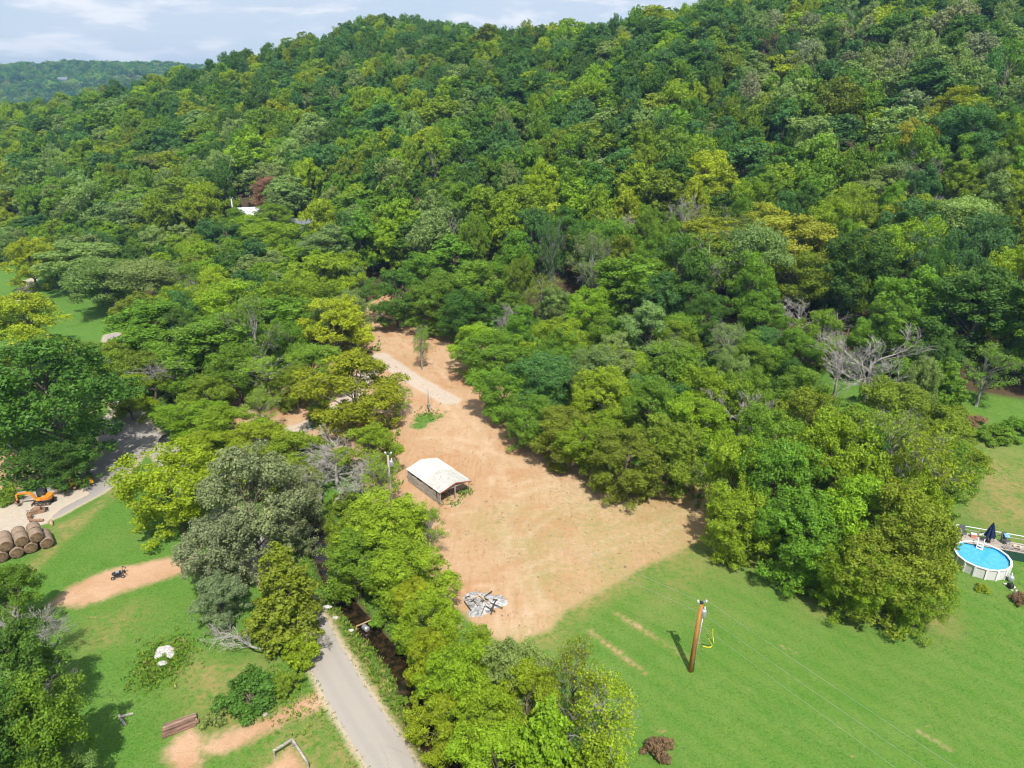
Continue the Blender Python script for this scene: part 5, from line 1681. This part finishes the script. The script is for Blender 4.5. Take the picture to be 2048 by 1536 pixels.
bank = along(CREEK, 4200, 1.0, 3.2)
verge = along(ROAD[:34], 2200, 1.62, 3.4)
patch = spots_xy([(330, 1312, 1.2, 900), (312, 1350, 1.2, 420), (560, 1375, 1.5, 200), (905, 1000, 1.2, 60), (930, 985, .5, 90), (870, 985, .6, 60), (858, 830, 1.4, 120), (600, 1420, 2.2, 160), (700, 1330, 2.0, 200), (1440, 1350, 6, 0)])
bank = bank[line_dist(bank[:, 0], bank[:, 1], ROAD) > 2.5]; verge = verge[line_dist(verge[:, 0], verge[:, 1], ROAD) > 1.6]; patch = patch[line_dist(patch[:, 0], patch[:, 1], ROAD) > 2.35]
n1, n2, n3 = len(bank), len(verge), len(patch)
xy = np.vstack([bank, verge, patch])
ht = np.concatenate([r.uniform(.10, .38, n1), r.uniform(.05, .18, n2), r.uniform(.10, .34, n3)])
pal = np.array([(.15, .27, .03), (.22, .31, .045), (.34, .29, .11), (.11, .22, .025)])
cols = pal[np.concatenate([r.choice(4, n1, p=[.4, .3, .1, .2]), r.choice(4, n2, p=[.2, .3, .4, .1]), r.choice(4, n3, p=[.45, .35, .05, .15])])]
tufts('weeds', 'weeds and rank grass along the creek banks and road verges', xy, ht, cols)
# scrub and saplings at the foot of the woods
def edge_of(poly, n, lo, hi):
    q = np.vstack([poly, poly[:1]])
    return along(q, n, lo, hi)


ed = np.vstack([edge_of(WOOD_R[:14], 900, 0, 2.2), edge_of(VALLEY, 700, 0, 2.5), along(smooth(GP([(740, 700), (790, 840), (760, 930), (800, 1030), (880, 1190), (985, 1270)])), 500, 0, 2.0)])
ok = poly_sdf(ed[:, 0], ed[:, 1], LAWN) < .3
ok &= np.minimum(line_dist(ed[:, 0], ed[:, 1], GRAVEL_DRIVE[0]), line_dist(ed[:, 0], ed[:, 1], ROAD)) > 2.6
ok &= np.hypot(ed[:, 0] - bp.x, ed[:, 1] - bp.y) > 4.6
ed = ed[ok]
tufts('undergrowth', 'leafy undergrowth at the foot of the wood edge', ed, r.uniform(.18, .6, len(ed)), pal[r.choice(4, len(ed), p=[.5, .25, .05, .2])], 9, 'undergrowth')
# grass of lawn and meadow
MEADOW = GP([(-60, 1100), (110, 1080), (260, 980), (330, 1080), (420, 1140), (440, 1260), (480, 1330), (640, 1380), (720, 1500), (740, 1600), (-60, 1600)])
gq = []
for poly, n_, cl in ((LAWN, 60000, 2.2), (MEADOW, 32000, 1.6)):
    q = r.uniform(poly.min(0), poly.max(0), (n_, 2))
    q = q[(poly_sdf(q[:, 0], q[:, 1], poly) > .2) & (q[:, 1] < 110)]
    nz = vnoise(q[:, 0], q[:, 1], cl, 61) + vnoise(q[:, 0], q[:, 1], cl * 3.1, 62) + r.normal(size=len(q)) * .35
    q = q[nz > .05]
    ppx = np.array([project(a_, b_, 0)[:2] for a_, b_ in q])
    gq.append(q[(ppx[:, 0] > -60) & (ppx[:, 0] < 2110) & (ppx[:, 1] < 1600)])
gq = np.vstack(gq)
gq = gq[(line_dist(gq[:, 0], gq[:, 1], ROAD) > 2.0) & (np.maximum.reduce([poly_sdf(gq[:, 0], gq[:, 1], b_) for b_ in BARE]) < -.2) & (np.hypot(gq[:, 0] - PC.x, gq[:, 1] - PC.y) > PR + .2)]
gpal = np.array([(.105, .235, .026), (.15, .255, .04), (.075, .185, .02), (.24, .25, .07)])
tufts('grass_blades', 'clumps of grass on the mown lawn and the meadow', gq, r.uniform(.04, .13, len(gq)), gpal[r.choice(4, len(gq), p=[.4, .3, .22, .08])], 3)
print('lawn tufts', len(gq))
# straw and clods strewn over the clearing
bb0, bb1 = CLEAR.min(0), CLEAR.max(0)
q = r.uniform(bb0, bb1, (9000, 2))
q = q[(poly_sdf(q[:, 0], q[:, 1], CLEAR) > .5) & (vnoise(q[:, 0], q[:, 1], 9, 41) + .5 * vnoise(q[:, 0], q[:, 1], 3.5, 42) > .0)]
tufts('straw_litter', 'trampled straw and sparse weeds strewn over the dirt clearing', q, r.uniform(.06, .2, len(q)), np.array([(.36, .25, .11), (.25, .16, .08), (.17, .18, .05), (.45, .33, .18)])[r.choice(4, len(q), p=[.4, .25, .2, .15])], 4, 'straw')
q = r.uniform(bb0, bb1, (2600, 2))
q = q[poly_sdf(q[:, 0], q[:, 1], CLEAR) > .3]
b = MB()
qz = HT(q[:, 0], q[:, 1])
for (x, y), z in zip(q, qz):
    s = r.uniform(.04, .13) * (2.0 if r.uniform() < .05 else 1)
    o4 = [Vector(r.normal(size=3)).normalized() * s for _ in range(5)]
    c_ = Vector((x, y, z + s * .3))
    b.add([c_ + p for p in (Vector((s, 0, 0)) + o4[0] * .3, Vector((-.5 * s, .8 * s, 0)) + o4[1] * .3, Vector((-.5 * s, -.8 * s, 0)) + o4[2] * .3, Vector((0, 0, s)) + o4[3] * .3)], [(0, 1, 3), (1, 2, 3), (2, 0, 3)])
tag(b.build('soil_clods', mat('soil_clod', (.40, .24, .13), .95, var=.3)), 'loose clods of soil on the dirt clearing', 'soil', kind='stuff')


# ------------------------------------------------------------------ air
hz_mat = bpy.data.materials.new('haze')
hz_mat.use_nodes = True
T = NT(hz_mat.node_tree)
pv = T.n('ShaderNodeVolumePrincipled', {'Color': (.32, .62, 1.0), 'Density': .00018, 'Anisotropy': .2})
T.t.links.new(pv.outputs[0], T.n('ShaderNodeOutputMaterial').inputs['Volume'])
hzo = MB().box((-800, 2800, 75), (11800, 8800, 210)).build('haze', hz_mat)
tag(hzo, kind='stuff')
